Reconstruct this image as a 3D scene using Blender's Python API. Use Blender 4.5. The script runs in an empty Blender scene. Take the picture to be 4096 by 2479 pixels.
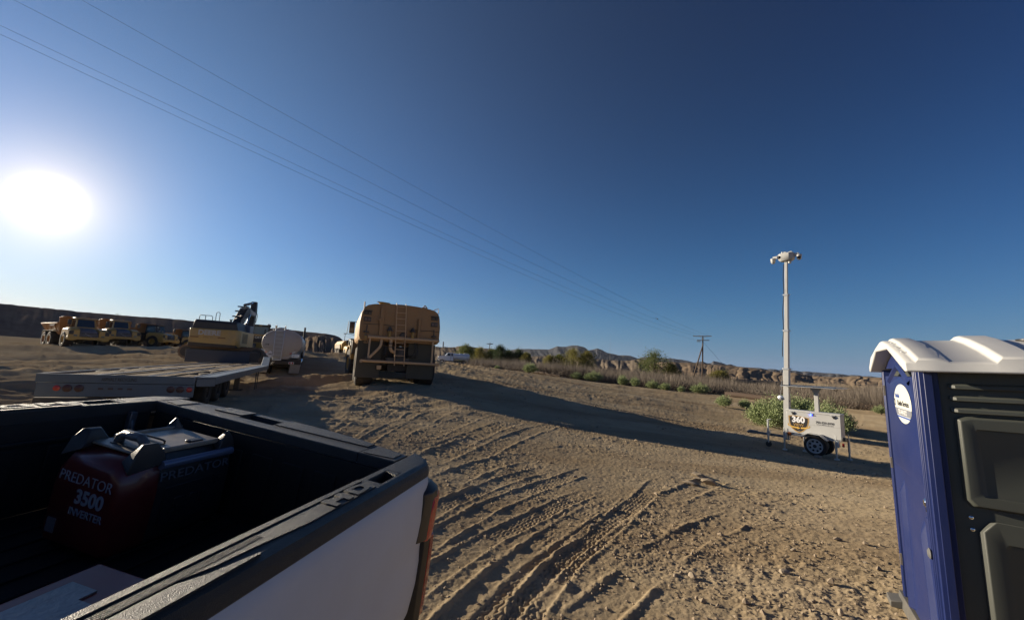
import bpy, bmesh, math, random
import numpy as np
from mathutils import Vector, Matrix
R = math.radians
scene = bpy.context.scene
COL = scene.collection

# ------------------------------------------------------------------ camera, sky, sun, exposure
CAM_H = 2.0
FOC = 1600.0                      # focal length in pixels of the 4096 px wide photograph
PITCH, ROLL = math.atan(222/1600), R(2.75)
cam_d = bpy.data.cameras.new('camera'); cam = bpy.data.objects.new('camera', cam_d); COL.objects.link(cam)
cam_d.sensor_width = 36; cam_d.lens = 36*FOC/4096; cam_d.clip_end = 30000; cam_d.clip_start = .05
fw = Vector((0, math.cos(PITCH), math.sin(PITCH))); rt0 = Vector((1, 0, 0)); up0 = rt0.cross(fw)
ir = rt0*math.cos(ROLL)+up0*math.sin(ROLL); iu = up0*math.cos(ROLL)-rt0*math.sin(ROLL)
m3 = Matrix((ir, iu, -fw)).transposed()
cam.matrix_world = Matrix.Translation((0, 0, CAM_H)) @ m3.to_4x4()
scene.camera = cam

SUN_AZ, SUN_EL = -65.0, 15.0      # azimuth clockwise from +Y, as the long shadows fall
sd = Vector((math.sin(R(SUN_AZ))*math.cos(R(SUN_EL)), math.cos(R(SUN_AZ))*math.cos(R(SUN_EL)), math.sin(R(SUN_EL))))
sl = bpy.data.lights.new('sun', 'SUN'); sl.energy = 5.0; sl.angle = R(.5); sl.color = (1, .86, .66)
so = bpy.data.objects.new('sun', sl); COL.objects.link(so); so.rotation_euler = sd.to_track_quat('Z', 'Y').to_euler()

wd = bpy.data.worlds.new('World'); scene.world = wd; wd.use_nodes = True
nt = wd.node_tree; nt.nodes.clear()
def N(t, kind, **kw):
    n = t.nodes.new(kind)
    for k, v in kw.items():
        if k in n.inputs: n.inputs[k].default_value = v
        else: setattr(n, k, v)
    return n
out = N(nt, 'ShaderNodeOutputWorld'); bg = N(nt, 'ShaderNodeBackground', Strength=.06)
sky = N(nt, 'ShaderNodeTexSky', sky_type='NISHITA', sun_disc=False, sun_elevation=R(SUN_EL), sun_rotation=R(SUN_AZ),
        altitude=600, air_density=1.6, dust_density=.2, ozone_density=1.0)
SKY_K = 1/(.06*2**.8)                # the sky colours below are as seen on screen
gam = N(nt, 'ShaderNodeGamma', Gamma=1.7)
nt.links.new(sky.outputs[0], gam.inputs[0])
# bright aureole of the low sun, part of the sky's own radiance
geo = N(nt, 'ShaderNodeTexCoord')
GL = R(-50.6)                      # where the photograph's wide lens shows the glare
dot = N(nt, 'ShaderNodeVectorMath', operation='DOT_PRODUCT'); dot.inputs[1].default_value = (math.sin(GL)*math.cos(R(13)), math.cos(GL)*math.cos(R(13)), math.sin(R(13)))
nrm = N(nt, 'ShaderNodeVectorMath', operation='NORMALIZE')
nt.links.new(geo.outputs['Generated'], nrm.inputs[0]); nt.links.new(nrm.outputs[0], dot.inputs[0])
ac = N(nt, 'ShaderNodeMath', operation='ARCCOSINE'); nt.links.new(dot.outputs['Value'], ac.inputs[0])
def mth(op, a, b=None):
    n = N(nt, 'ShaderNodeMath', operation=op)
    for i, v in enumerate((a, b)):
        if v is None: continue
        if isinstance(v, (int, float)): n.inputs[i].default_value = v
        else: nt.links.new(v, n.inputs[i])
    return n.outputs[0]
ang = ac.outputs[0]
def halo(width, amp, p=2.0): return mth('MULTIPLY', mth('EXPONENT', mth('MULTIPLY', mth('POWER', mth('DIVIDE', ang, width), p), -1.0)), amp)
def vec(col, fac=None, src=None):
    n = N(nt, 'ShaderNodeVectorMath', operation='SCALE' if fac is not None else 'MULTIPLY')
    if fac is not None: n.inputs[0].default_value = [c*SKY_K for c in col]; nt.links.new(fac, n.inputs['Scale'])
    else: n.inputs[1].default_value = [c*SKY_K for c in col]; nt.links.new(src, n.inputs[0])
    return n.outputs[0]
def vadd(a, b):
    n = N(nt, 'ShaderNodeVectorMath', operation='ADD'); nt.links.new(a, n.inputs[0]); nt.links.new(b, n.inputs[1]); return n.outputs[0]
sx = N(nt, 'ShaderNodeSeparateXYZ'); nt.links.new(nrm.outputs[0], sx.inputs[0])
hor = mth('EXPONENT', mth('DIVIDE', mth('ARCSINE', mth('MAXIMUM', sx.outputs['Z'], 0.0)), -R(13)))
tot = vec((.0060, .0068, .0182), src=gam.outputs[0])
for col, f in (((.010, .180, .392), hor), ((1.30, .76, .14), halo(R(3.5), 1.0, 1.0)), ((.150, .279, .305), halo(R(24), 1.0, 1.0)), ((5, 4.9, 4.8), halo(R(1.15), 1.0, 1.7)), ((.06, .1, .15), halo(R(4.2), 1.0, 2.0))): tot = vadd(tot, vec(col, fac=f))
ad = N(nt, 'ShaderNodeVectorMath', operation='ADD'); nt.links.new(tot, ad.inputs[0])
nt.links.new(ad.outputs[0], bg.inputs['Color']); nt.links.new(bg.outputs[0], out.inputs['Surface'])

vs = scene.view_settings; vs.view_transform = 'Standard'; vs.look = 'None'; vs.gamma = 1.0; vs.exposure = 0.8; vs.use_curve_mapping = False
scene.cycles.max_bounces = 6; scene.cycles.diffuse_bounces = 3; scene.cycles.glossy_bounces = 3
scene.cycles.transmission_bounces = 4; scene.cycles.transparent_max_bounces = 6
scene.cycles.sample_clamp_indirect = 4.0

# ------------------------------------------------------------------ helpers
np_fw, np_ir, np_iu = np.array(fw), np.array(ir), np.array(iu)
def W(px, py, d):
    """world point seen at a pixel of the 4096 x 2479 photograph, d metres along the lens axis"""
    v = np_fw*FOC + np_ir*(px-2048) - np_iu*(py-1239.5)
    return np.array([0, 0, CAM_H]) + v*d/FOC

def rpos(x, y, seed):
    h = (x.astype(np.int64)*374761393 + y.astype(np.int64)*668265263 + seed*1442695041) & 0xffffffff
    h = ((h ^ (h >> 13))*1274126177) & 0xffffffff
    h = (h ^ (h >> 16)) & 0xffff
    return h/65535.0
def vnoise(x, y, seed=0):
    xi = np.floor(x); yi = np.floor(y); fx = x-xi; fy = y-yi
    fx = fx*fx*(3-2*fx); fy = fy*fy*(3-2*fy)
    a = rpos(xi, yi, seed); b = rpos(xi+1, yi, seed); c = rpos(xi, yi+1, seed); d = rpos(xi+1, yi+1, seed)
    return (a+(b-a)*fx)*(1-fy) + (c+(d-c)*fx)*fy - .5
def fbm(x, y, o=4, seed=0, g=.5):
    s = 0; a = 1
    for i in range(o):
        s = s+a*vnoise(x, y, seed+i*17); x = x*2.03+11.3; y = y*2.03-7.1; a *= g
    return s
def sstep(a, b, x):
    t = np.clip((x-a)/(b-a), 0, 1); return t*t*(3-2*t)

class MB:
    """collects shapes into one mesh"""
    def __init__(s): s.v = []; s.f = []
    def add(s, v, f, M=None):
        o = len(s.v)
        for p in v:
            p = Vector(p); s.v.append(tuple(M @ p) if M is not None else tuple(p))
        s.f += [tuple(i+o for i in q) for q in f]; return s
    def box(s, x0, x1, y0, y1, z0, z1, M=None):
        v = [(x0,y0,z0),(x1,y0,z0),(x1,y1,z0),(x0,y1,z0),(x0,y0,z1),(x1,y0,z1),(x1,y1,z1),(x0,y1,z1)]
        return s.add(v, [(3,2,1,0),(4,5,6,7),(0,1,5,4),(1,2,6,5),(2,3,7,6),(3,0,4,7)], M)
    def hexa(s, v, M=None):
        return s.add(v, [(3,2,1,0),(4,5,6,7),(0,1,5,4),(1,2,6,5),(2,3,7,6),(3,0,4,7)], M)
    def cyl(s, p0, p1, r0, r1=None, n=14, cap=True):
        r1 = r0 if r1 is None else r1
        p0, p1 = Vector(p0), Vector(p1); d = (p1-p0).normalized()
        a = d.orthogonal().normalized(); b = d.cross(a)
        v = []
        for p, r in ((p0, r0), (p1, r1)):
            for i in range(n):
                t = 2*math.pi*i/n; v.append(p+a*r*math.cos(t)+b*r*math.sin(t))
        f = [(i, (i+1) % n, n+(i+1) % n, n+i) for i in range(n)]
        if cap: f += [tuple(range(n-1, -1, -1)), tuple(range(n, 2*n))]
        return s.add(v, f)
    def tube(s, pts, r, n=8, closed=False):
        pts = [Vector(p) for p in pts]; k = len(pts); v = []; a = None
        for i, p in enumerate(pts):
            if closed: d = (pts[(i+1) % k]-pts[i-1])
            else: d = (pts[min(i+1, k-1)]-pts[max(i-1, 0)])
            d.normalize()
            if a is None: a = d.orthogonal().normalized()
            a = (a-d*a.dot(d)); a.normalize(); b = d.cross(a)
            for j in range(n):
                t = 2*math.pi*j/n; q = r[i] if isinstance(r, list) else r; v.append(p+a*q*math.cos(t)+b*q*math.sin(t))
        f = []
        for i in range(k if closed else k-1):
            i2 = (i+1) % k
            for j in range(n): f.append((i*n+j, i*n+(j+1) % n, i2*n+(j+1) % n, i2*n+j))
        if not closed: f += [tuple(range(n-1, -1, -1)), tuple(range((k-1)*n, k*n))]
        return s.add(v, f)
    def loft(s, secs, cap=True):
        n = len(secs[0]); v = [p for q in secs for p in q]; f = []
        for i in range(len(secs)-1):
            for j in range(n): f.append((i*n+j, i*n+(j+1) % n, (i+1)*n+(j+1) % n, (i+1)*n+j))
        if cap: f += [tuple(range(n-1, -1, -1)), tuple(range((len(secs)-1)*n, len(secs)*n))]
        return s.add(v, f)
    def prism(s, poly, axis, a, b, M=None):
        """poly in the two other axes (x: (y,z); y: (x,z); z: (x,y)), from a to b along axis"""
        def P(p, t): return {'x': (t, p[0], p[1]), 'y': (p[0], t, p[1]), 'z': (p[0], p[1], t)}[axis]
        n = len(poly); v = [P(p, a) for p in poly]+[P(p, b) for p in poly]
        f = [(i, (i+1) % n, n+(i+1) % n, n+i) for i in range(n)]+[tuple(range(n-1, -1, -1)), tuple(range(n, 2*n))]
        return s.add(v, f, M)
    def lathe(s, prof, c, axis, n=24, cap=True):
        """prof: (r, t) pairs along axis direction from centre c"""
        c = Vector(c); d = Vector(axis).normalized(); a = d.orthogonal().normalized(); b = d.cross(a); v = []; k = len(prof)
        for r, t in prof:
            for i in range(n):
                q = 2*math.pi*i/n; v.append(c+d*t+a*r*math.cos(q)+b*r*math.sin(q))
        f = []
        for i in range(k-1):
            for j in range(n): f.append((i*n+j, i*n+(j+1) % n, (i+1)*n+(j+1) % n, (i+1)*n+j))
        if cap and prof[0][0] > 1e-6: f.append(tuple(range(n-1, -1, -1)))
        if cap and prof[-1][0] > 1e-6: f.append(tuple(range((k-1)*n, k*n)))
        return s.add(v, f)
    def ball(s, c, r, n=12, m=8, sc=(1, 1, 1)):
        v = []; f = []
        for i in range(m+1):
            t = math.pi*i/m
            for j in range(n):
                q = 2*math.pi*j/n
                v.append((c[0]+r*sc[0]*math.sin(t)*math.cos(q), c[1]+r*sc[1]*math.sin(t)*math.sin(q), c[2]+r*sc[2]*math.cos(t)))
        for i in range(m):
            for j in range(n): f.append((i*n+j, (i+1)*n+j, (i+1)*n+(j+1) % n, i*n+(j+1) % n))
        return s.add(v, f)
    def build(s, name, mat, parent=None, bevel=0, smooth=35, seg=2, weld=True, split=False):
        if split:                                                     # every loose piece an object of its own
            r = list(range(len(s.v)))
            def fnd(i):
                while r[i] != i: r[i] = r[r[i]]; i = r[i]
                return i
            for q in s.f:
                for i in q[1:]: r[fnd(i)] = fnd(q[0])
            gr = {}
            for q in s.f: gr.setdefault(fnd(q[0]), []).append(q)
            res = []
            for fs in gr.values():
                ids = sorted({i for q in fs for i in q}); k = {a: b for b, a in enumerate(ids)}; m = MB(); m.v = [s.v[i] for i in ids]; m.f = [tuple(k[i] for i in q) for q in fs]
                res.append(m.build(name, mat, parent, bevel, smooth, seg, weld))
            return res
        me = bpy.data.meshes.new(name); me.from_pydata([tuple(p) for p in s.v], [], s.f)
        bm = bmesh.new(); bm.from_mesh(me)
        if weld: bmesh.ops.remove_doubles(bm, verts=bm.verts, dist=1e-5)
        bmesh.ops.dissolve_degenerate(bm, dist=1e-6, edges=bm.edges)
        bmesh.ops.recalc_face_normals(bm, faces=bm.faces); bm.to_mesh(me); bm.free()
        me.polygons.foreach_set('use_smooth', [True]*len(me.polygons)); me.set_sharp_from_angle(angle=R(smooth))
        me.materials.append(mat)
        o = bpy.data.objects.new(name, me); COL.objects.link(o)
        if parent is not None: o.parent = parent
        if bevel:
            md = o.modifiers.new('bevel', 'BEVEL'); md.width = bevel; md.segments = seg; md.limit_method = 'ANGLE'; md.angle_limit = R(40); md.harden_normals = False
        return o

def np_mesh(name, v, f, mat, smooth=False):
    """v (n,3), f (m,3 or 4) numpy arrays"""
    me = bpy.data.meshes.new(name); k = f.shape[1]
    me.vertices.add(len(v)); me.vertices.foreach_set('co', np.ascontiguousarray(v, dtype=np.float32).ravel())
    me.loops.add(f.size); me.loops.foreach_set('vertex_index', np.ascontiguousarray(f, dtype=np.int32).ravel())
    me.polygons.add(len(f)); me.polygons.foreach_set('loop_start', np.arange(0, f.size, k, dtype=np.int32))
    me.polygons.foreach_set('use_smooth', np.full(len(f), smooth, dtype=bool))
    me.update(calc_edges=True)
    me.materials.append(mat); return me
def link(name, me, parent=None, loc=None):
    o = bpy.data.objects.new(name, me); COL.objects.link(o)
    if parent is not None: o.parent = parent
    if loc is not None: o.location = loc
    return o
def tag(o, label=None, cat=None, group=None, kind=None):
    for k, v in (('label', label), ('category', cat), ('group', group), ('kind', kind)):
        if v: o[k] = v
    return o
def thing(name, label, cat, loc=(0, 0, 0), az=0, group=None, pitch=0, roll=0):
    """an Empty at the thing's base; local +Y points to azimuth az"""
    o = bpy.data.objects.new(name, None); COL.objects.link(o); o.empty_display_size = .2
    M = Matrix.Rotation(-R(az), 4, 'Z') @ Matrix.Rotation(R(pitch), 4, 'X') @ Matrix.Rotation(R(roll), 4, 'Y')
    o.matrix_world = Matrix.Translation(loc) @ M
    return tag(o, label, cat, group)
def kids(o): return [c for c in bpy.data.objects if c.parent == o]
def dup(o, parent=None):
    c = o.copy(); COL.objects.link(c)
    if parent is not None: c.parent = parent
    for ch in kids(o): dup(ch, c)
    return c
_fonts = {}
def text(name, s, size, mat, parent, loc, right, upv, bold=0.0, ext=.0015, align='CENTER', shear=0, sx=1.0, space=1.0):
    cu = bpy.data.curves.new(name, 'FONT'); cu.body = s; cu.size = size; cu.extrude = ext; cu.offset = bold; cu.shear = shear
    cu.align_x = align; cu.align_y = 'CENTER'; cu.space_character = space; cu.resolution_u = 4
    t = bpy.data.objects.new(name, cu); COL.objects.link(t)
    dg = bpy.context.evaluated_depsgraph_get(); dg.update()
    me = bpy.data.meshes.new_from_object(t.evaluated_get(dg)); bpy.data.objects.remove(t); bpy.data.curves.remove(cu)
    r = Vector(right).normalized(); u = Vector(upv).normalized(); n = r.cross(u)
    me.transform(Matrix((r*sx, u, n)).transposed().to_4x4()); me.transform(Matrix.Translation(loc))
    me.materials.clear(); me.materials.append(mat)
    return link(name, me, parent)

def pm(name, col, rough=.55, metal=0, var=.14, scale=5, dust=0.0, dustcol=(.33, .27, .2), dscale=1.6, bump=0.0, bscale=80, coat=0, spec=.5, rvar=.12):
    m = bpy.data.materials.new(name); m.use_nodes = True; t = m.node_tree; b = t.nodes['Principled BSDF']
    tc = N(t, 'ShaderNodeTexCoord')
    nz = N(t, 'ShaderNodeTexNoise', Scale=scale, Detail=6.0, Roughness=.6); t.links.new(tc.outputs['Object'], nz.inputs['Vector'])
    mx = N(t, 'ShaderNodeMix', data_type='RGBA')
    mx.inputs[6].default_value = (*[c*(1-var) for c in col], 1); mx.inputs[7].default_value = (*[min(1, c*(1+var)) for c in col], 1)
    t.links.new(nz.outputs['Fac'], mx.inputs[0]); c = mx.outputs[2]
    if dust > 0:
        n2 = N(t, 'ShaderNodeTexNoise', Scale=dscale, Detail=8.0, Roughness=.7); t.links.new(tc.outputs['Object'], n2.inputs['Vector'])
        mr = N(t, 'ShaderNodeMapRange'); mr.inputs[1].default_value = .35; mr.inputs[2].default_value = .75; mr.inputs[3].default_value = 0.0; mr.inputs[4].default_value = dust
        t.links.new(n2.outputs['Fac'], mr.inputs[0])
        m2 = N(t, 'ShaderNodeMix', data_type='RGBA'); m2.inputs[7].default_value = (*dustcol, 1)
        t.links.new(mr.outputs[0], m2.inputs[0]); t.links.new(c, m2.inputs[6]); c = m2.outputs[2]
    t.links.new(c, b.inputs['Base Color'])
    rr = N(t, 'ShaderNodeMapRange'); rr.inputs[3].default_value = max(.02, rough-rvar); rr.inputs[4].default_value = min(1, rough+rvar)
    t.links.new(nz.outputs['Fac'], rr.inputs[0]); t.links.new(rr.outputs[0], b.inputs['Roughness'])
    b.inputs['Metallic'].default_value = metal; b.inputs['Coat Weight'].default_value = coat; b.inputs['Coat Roughness'].default_value = .06
    b.inputs['Specular IOR Level'].default_value = spec
    if bump:
        n3 = N(t, 'ShaderNodeTexNoise', Scale=bscale, Detail=4.0); t.links.new(tc.outputs['Object'], n3.inputs['Vector'])
        bp = N(t, 'ShaderNodeBump', Strength=bump, Distance=.01); t.links.new(n3.outputs['Fac'], bp.inputs['Height']); t.links.new(bp.outputs[0], b.inputs['Normal'])
    return m
def emit(name, col, st):
    m = bpy.data.materials.new(name); m.use_nodes = True; b = m.node_tree.nodes['Principled BSDF']
    b.inputs['Base Color'].default_value = (*col, 1); b.inputs['Emission Color'].default_value = (*col, 1); b.inputs['Emission Strength'].default_value = st
    return m
def leafmat(name, c1, c2, scale=3, tr=.25):
    m = bpy.data.materials.new(name); m.use_nodes = True; t = m.node_tree; b = t.nodes['Principled BSDF']
    tc = N(t, 'ShaderNodeTexCoord'); nz = N(t, 'ShaderNodeTexNoise', Scale=scale, Detail=8.0, Roughness=.8); t.links.new(tc.outputs['Object'], nz.inputs['Vector'])
    mr = N(t, 'ShaderNodeMapRange'); mr.inputs[1].default_value = .3; mr.inputs[2].default_value = .7; t.links.new(nz.outputs['Fac'], mr.inputs[0])
    mx = N(t, 'ShaderNodeMix', data_type='RGBA'); mx.inputs[6].default_value = (*c1, 1); mx.inputs[7].default_value = (*c2, 1); t.links.new(mr.outputs[0], mx.inputs[0])
    t.links.new(mx.outputs[2], b.inputs['Base Color']); b.inputs['Roughness'].default_value = .7; b.inputs['Specular IOR Level'].default_value = .25
    tl = N(t, 'ShaderNodeBsdfTranslucent'); t.links.new(mx.outputs[2], tl.inputs['Color'])
    ms = N(t, 'ShaderNodeMixShader'); ms.inputs[0].default_value = tr; t.links.new(b.outputs[0], ms.inputs[1]); t.links.new(tl.outputs[0], ms.inputs[2])
    t.links.new(ms.outputs[0], t.nodes['Material Output'].inputs['Surface'])
    return m
def glass(name, col=(.02, .03, .03), rough=.06):
    m = bpy.data.materials.new(name); m.use_nodes = True; b = m.node_tree.nodes['Principled BSDF']
    b.inputs['Base Color'].default_value = (*col, 1); b.inputs['Roughness'].default_value = rough; b.inputs['Specular IOR Level'].default_value = .8
    return m
# ------------------------------------------------------------------ the land: one sheet to the horizon
ctrl = [(0, 0, 0), (1.2, 2.5, 0), (.3, 4.5, -.02), (3.0, 5, -.02), (2.2, 1.0, .05), (3.2, 3.0, .1), (-1.585, 2.45, .129), (-2.5, 2.3, .245), (-.65, 2.6, .01),
        (-1.5, -2, .12), (4, -4, 0), (-6, -3, .5)]
for px, py, d in [(3278, 1822, 13.4), (1425, 1548, 18.5), (1745, 1557, 18.5), (1040, 1490, 26.5), (1215, 1500, 26.5), (900, 1440, 34.7), (1029, 1418, 42), (895, 1597, 11.1), (870, 1620, 9.6), (300, 1394, 45.5), (480, 1388, 51), (650, 1391, 52),
                  (750, 1437, 33), (1000, 1412, 36), (1820, 1457, 87), (1990, 1475, 62), (2200, 1503, 58), (2420, 1533, 54), (2830, 1578, 47), (3100, 1605, 40), (3420, 1630, 38), (3010, 1592, 46),
                  (3060, 1700, 23), (3380, 1740, 22), (1396, 1476, 26), (1372, 1448, 70), (2809, 1535, 85), (120, 1540, 12), (40, 1440, 30), (2050, 1640, 16), (2700, 1700, 18), (1150, 1560, 17)]:
    p = W(px, py, d); ctrl.append(tuple(p))
ctrl += [(-90, 60, 2.6), (-60, 110, 2.2), (0, 140, 1.8), (60, 140, .6), (120, 80, .2), (60, 20, -.6), (-60, 0, 1.8), (0, -60, -.2), (40, -40, -.5)]
cp = np.array(ctrl)
def _phi(r): return np.where(r > 1e-9, r*r*np.log(r+1e-12), 0)
_n = len(cp); _A = np.zeros((_n+3, _n+3)); _d = np.hypot(cp[:, None, 0]-cp[None, :, 0], cp[:, None, 1]-cp[None, :, 1])
_A[:_n, :_n] = _phi(_d)+np.eye(_n)*.8; _A[:_n, _n] = 1; _A[:_n, _n+1:] = cp[:, :2]; _A[_n, :_n] = 1; _A[_n+1:, :_n] = cp[:, :2].T
_w = np.linalg.solve(_A, np.concatenate([cp[:, 2], [0, 0, 0]]))
def gbase(x, y):
    x = np.asarray(x, float); y = np.asarray(y, float); sh = x.shape; x = x.ravel(); y = y.ravel()
    r = np.hypot(x, y)+1e-9; k = np.minimum(1, 135/r); xx = x*k; yy = y*k; o = np.empty_like(x)
    for i in range(0, len(x), 60000):
        a = xx[i:i+60000]; b = yy[i:i+60000]
        o[i:i+60000] = _phi(np.hypot(a[:, None]-cp[None, :, 0], b[:, None]-cp[None, :, 1])) @ _w[:_n] + _w[_n]+a*_w[_n+1]+b*_w[_n+2]
    return o.reshape(sh)
def gz(x, y): return float(gbase(np.array([x]), np.array([y]))[0])
def onground(px, py, dmin=2, dmax=140):
    """point where the ray through a pixel meets the land"""
    ds = np.geomspace(dmin, dmax, 1500); P = np.array([W(px, py, d) for d in ds]); h = P[:, 2]-gbase(P[:, 0], P[:, 1])
    i = np.argmax(h < 0)
    if h[i] >= 0: i = len(ds)-1
    x, y = P[i, :2]; return np.array([x, y, gz(x, y)])

# wheel tracks: (pixels of the centre line, width, lug spacing, lug height, chevron slope)
tracks = [([(1600, 2760), (1850, 2470), (2080, 2260), (2300, 2090), (2460, 1990)], .34, .085, .030, .8),
          ([(1800, 2740), (2020, 2430), (2230, 2230), (2420, 2090), (2540, 2010)], .32, .085, .032, .8),
          ([(1980, 2660), (2180, 2350), (2390, 2150), (2560, 2000), (2640, 1930)], .30, .08, .030, .8),
          ([(1540, 2440), (1780, 2270), (2010, 2130), (2280, 2000), (2400, 1950)], .28, .08, .024, .8),
          ([(1600, 2250), (1880, 2070), (2150, 1950), (2400, 1870)], .30, .09, .020, .7),
          ([(1580, 2140), (1800, 2010), (2060, 1910), (2250, 1860)], .28, .09, .016, .7),
          ([(1230, 1760), (1380, 1670), (1540, 1590), (1640, 1545)], .55, .34, .058, .10),
          ([(1330, 1760), (1480, 1670), (1620, 1605), (1720, 1575)], .55, .34, .058, .10),
          ([(1430, 1790), (1570, 1700), (1690, 1640), (1790, 1605)], .30, .30, .002, .2),
          ([(1530, 1760), (1670, 1690), (1780, 1640), (1870, 1615)], .55, .34, .052, .10),
          ([(1660, 1760), (1800, 1700), (1920, 1655), (2020, 1630)], .55, .34, .046, .10),
          ([(1760, 1800), (1930, 1730), (2070, 1680), (2170, 1650)], .55, .34, .042, .10),
          ([(1900, 1830), (2060, 1750), (2200, 1700), (2320, 1670)], .5, .22, .022, .15),
          ([(1690, 1850), (1800, 1805), (1900, 1765), (1990, 1740)], .6, .26, .045, .10),
          ([(1750, 1940), (1950, 1860), (2100, 1820)], .5, .2, .018, .2),
          ([(2600, 2260), (2740, 2160), (2900, 2090), (3010, 2050)], .42, .20, .030, .4),
          ([(2560, 1990), (2720, 1980), (2900, 1900)], .42, .20, .022, .4),
          ([(2250, 2600), (2420, 2420), (2620, 2260)], .36, .10, .016, .6),
          ([(1850, 1540), (2100, 1580), (2300, 1625), (2500, 1660)], .7, .4, .04, .2),
          ([(1800, 1500), (2100, 1530), (2400, 1590), (2700, 1650)], .8, .45, .04, .2),
          ([(1780, 1480), (2050, 1500), (2350, 1555), (2600, 1610)], .8, .45, .04, .2),
          ([(0, 1470), (300, 1440), (700, 1430)], .9, .5, .06, .3),
          ([(0, 1430), (300, 1418), (700, 1418)], .9, .5, .06, .3),
          ([(0, 1520), (200, 1480), (500, 1450)], .9, .5, .05, .3)]
def near_detail(x, y):
    r = np.hypot(x, y); f1 = 1-sstep(14, 60, r); z = np.zeros_like(x)
    z += .05*fbm(x*.35, y*.35, 3, 5)*sstep(1, 4, r)
    rough = sstep(-.12, .28, fbm(x*.55, y*.55, 3, 40))                       # where the surface is broken into clods
    z += f1*(.007*(.35+rough)*fbm(x*3.1, y*3.1, 4, 9, .66)*1.6)
    cl = fbm(x*9, y*9, 3, 21, .6); z += f1*(.011*(.3+rough)*np.maximum(cl-.1, 0)*2.2)
    z += f1*(.010*fbm(x*22, y*22, 2, 31)+.006*(.3+rough)*fbm(x*52, y*52, 2, 33))
    # long streaks left by blades and wheels farther out
    lf = sstep(2, -8, x); far = sstep(9-4*lf, 22-8*lf, r)*(1-sstep(70, 110, r))
    for th, wt_, a1 in ((-46, lf, .55), (30, 1-lf, .13)):              # streak direction, share, height
        ca, sa = math.cos(R(th)), math.sin(R(th)); u = x*ca-y*sa; v = x*sa+y*ca
        z += wt_*far*(a1*fbm(u*.09, v*(.62-.22*lf), 4, 61, .62)+a1*.3*fbm(u*.4, v*2.1, 3, 77))
    z += far*(.05+.12*lf)*np.maximum(fbm(x*1.1, y*1.1, 4, 93, .65)-.05, 0)
    for k, (pix, w, lam, amp, chev) in enumerate(tracks):
        P = np.array([onground(a, b)[:2] for a, b in pix])
        q = []                                                                # smooth the line
        for i in range(len(P)-1):
            for t in np.linspace(0, 1, 8, endpoint=False):
                p0 = P[max(i-1, 0)]; p1 = P[i]; p2 = P[i+1]; p3 = P[min(i+2, len(P)-1)]
                q.append(.5*((2*p1)+(-p0+p2)*t+(2*p0-5*p1+4*p2-p3)*t*t+(-p0+3*p1-3*p2+p3)*t**3))
        q.append(P[-1]); q = np.array(q); L = np.concatenate([[0], np.cumsum(np.hypot(*np.diff(q, axis=0).T))])
        pad = w*1.6; idx = np.nonzero((x > q[:, 0].min()-pad) & (x < q[:, 0].max()+pad) & (y > q[:, 1].min()-pad) & (y < q[:, 1].max()+pad))[0]
        if not len(idx): continue
        X = x[idx]; Y = y[idx]; best = np.full(len(idx), 9e9); su = np.zeros(len(idx)); ss = np.zeros(len(idx))
        for i in range(len(q)-1):
            a = q[i]; d = q[i+1]-a; l = np.hypot(*d)
            if l < 1e-6: continue
            t = np.clip(((X-a[0])*d[0]+(Y-a[1])*d[1])/l**2, 0, 1); ex = X-a[0]-t*d[0]; ey = Y-a[1]-t*d[1]; dd = np.hypot(ex, ey)
            m = dd < best; best[m] = dd[m]; ss[m] = (L[i]+t*l)[m]; su[m] = np.sign(d[0]*ey-d[1]*ex)[m]*dd[m]
        su = su+.04*fbm(X*1.3, Y*1.3, 2, 90+k)
        endf = sstep(0, .8, ss)*(1-sstep(L[-1]*.62, L[-1], ss+L[-1]*.3*fbm(X*1.1, Y*1.1, 2, 300+k))); wear = sstep(-.28, .22, fbm(X*1.3, Y*1.3, 3, 200+k))
        inside = (1-sstep(w*.46, w*.54, np.abs(su)))*endf
        ph = ss/lam+np.abs(su)/lam*chev+.9*fbm(X*2.2, Y*2.2, 2, 120+k)
        lug = sstep(-.15, .35, np.sin(2*math.pi*ph))-.45
        groove = 1-.9*np.exp(-(su/(w*.06))**2)
        if lam < .12:                                                       # road tyre: rows of blocks between zigzag grooves
            tri = np.abs((ss/lam/1.6) % 1-.5)*2; tt = su/(w/5.5)+.45*tri+.1*fbm(X*5, Y*5, 2, 130+k)
            lug = .6*(sstep(.04, .30, .5-np.abs(tt % 1-.5))-.5)+.35*lug; groove = 1
        dz = inside*(-.012+amp*.62*wear*lug*groove)
        berm = np.exp(-((np.abs(su)-w*.58)/(w*.06+.015))**2)*endf*(.008+.05*np.maximum(0, fbm(X*5, Y*5, 3, 150+k)))*(.5 if lam > .3 else 1)
        z[idx] = z[idx]*(1-.35*inside*(1-wear*.5))+dz*(.55+.45*wear)+berm*f1[idx]+inside*.006*fbm(X*16, Y*16, 2, 400+k)
    return z
az = np.concatenate([np.radians(np.linspace(-56, 56, 1080)), np.radians(np.linspace(60, 300, 45))])
rs = [.5, 1.0, 1.6]; r = 2.1
while r < 75: rs.append(r); r += max(.010, r*r/800*.46)
while r < 9000: rs.append(r); r *= 1.12
rs = np.array(rs); AA, RR = np.meshgrid(az, rs); gx = (RR*np.sin(AA)).ravel(); gy = (RR*np.cos(AA)).ravel()
gzz = gbase(gx, gy)+near_detail(gx, gy); nA, nR = len(az), len(rs)
ii, jj = np.meshgrid(np.arange(nR-1), np.arange(nA), indexing='ij'); j2 = (jj+1) % nA
quads = np.stack([ii*nA+jj, (ii+1)*nA+jj, (ii+1)*nA+j2, ii*nA+j2], -1).reshape(-1, 4)
gv = np.stack([gx, gy, gzz], 1)

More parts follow.
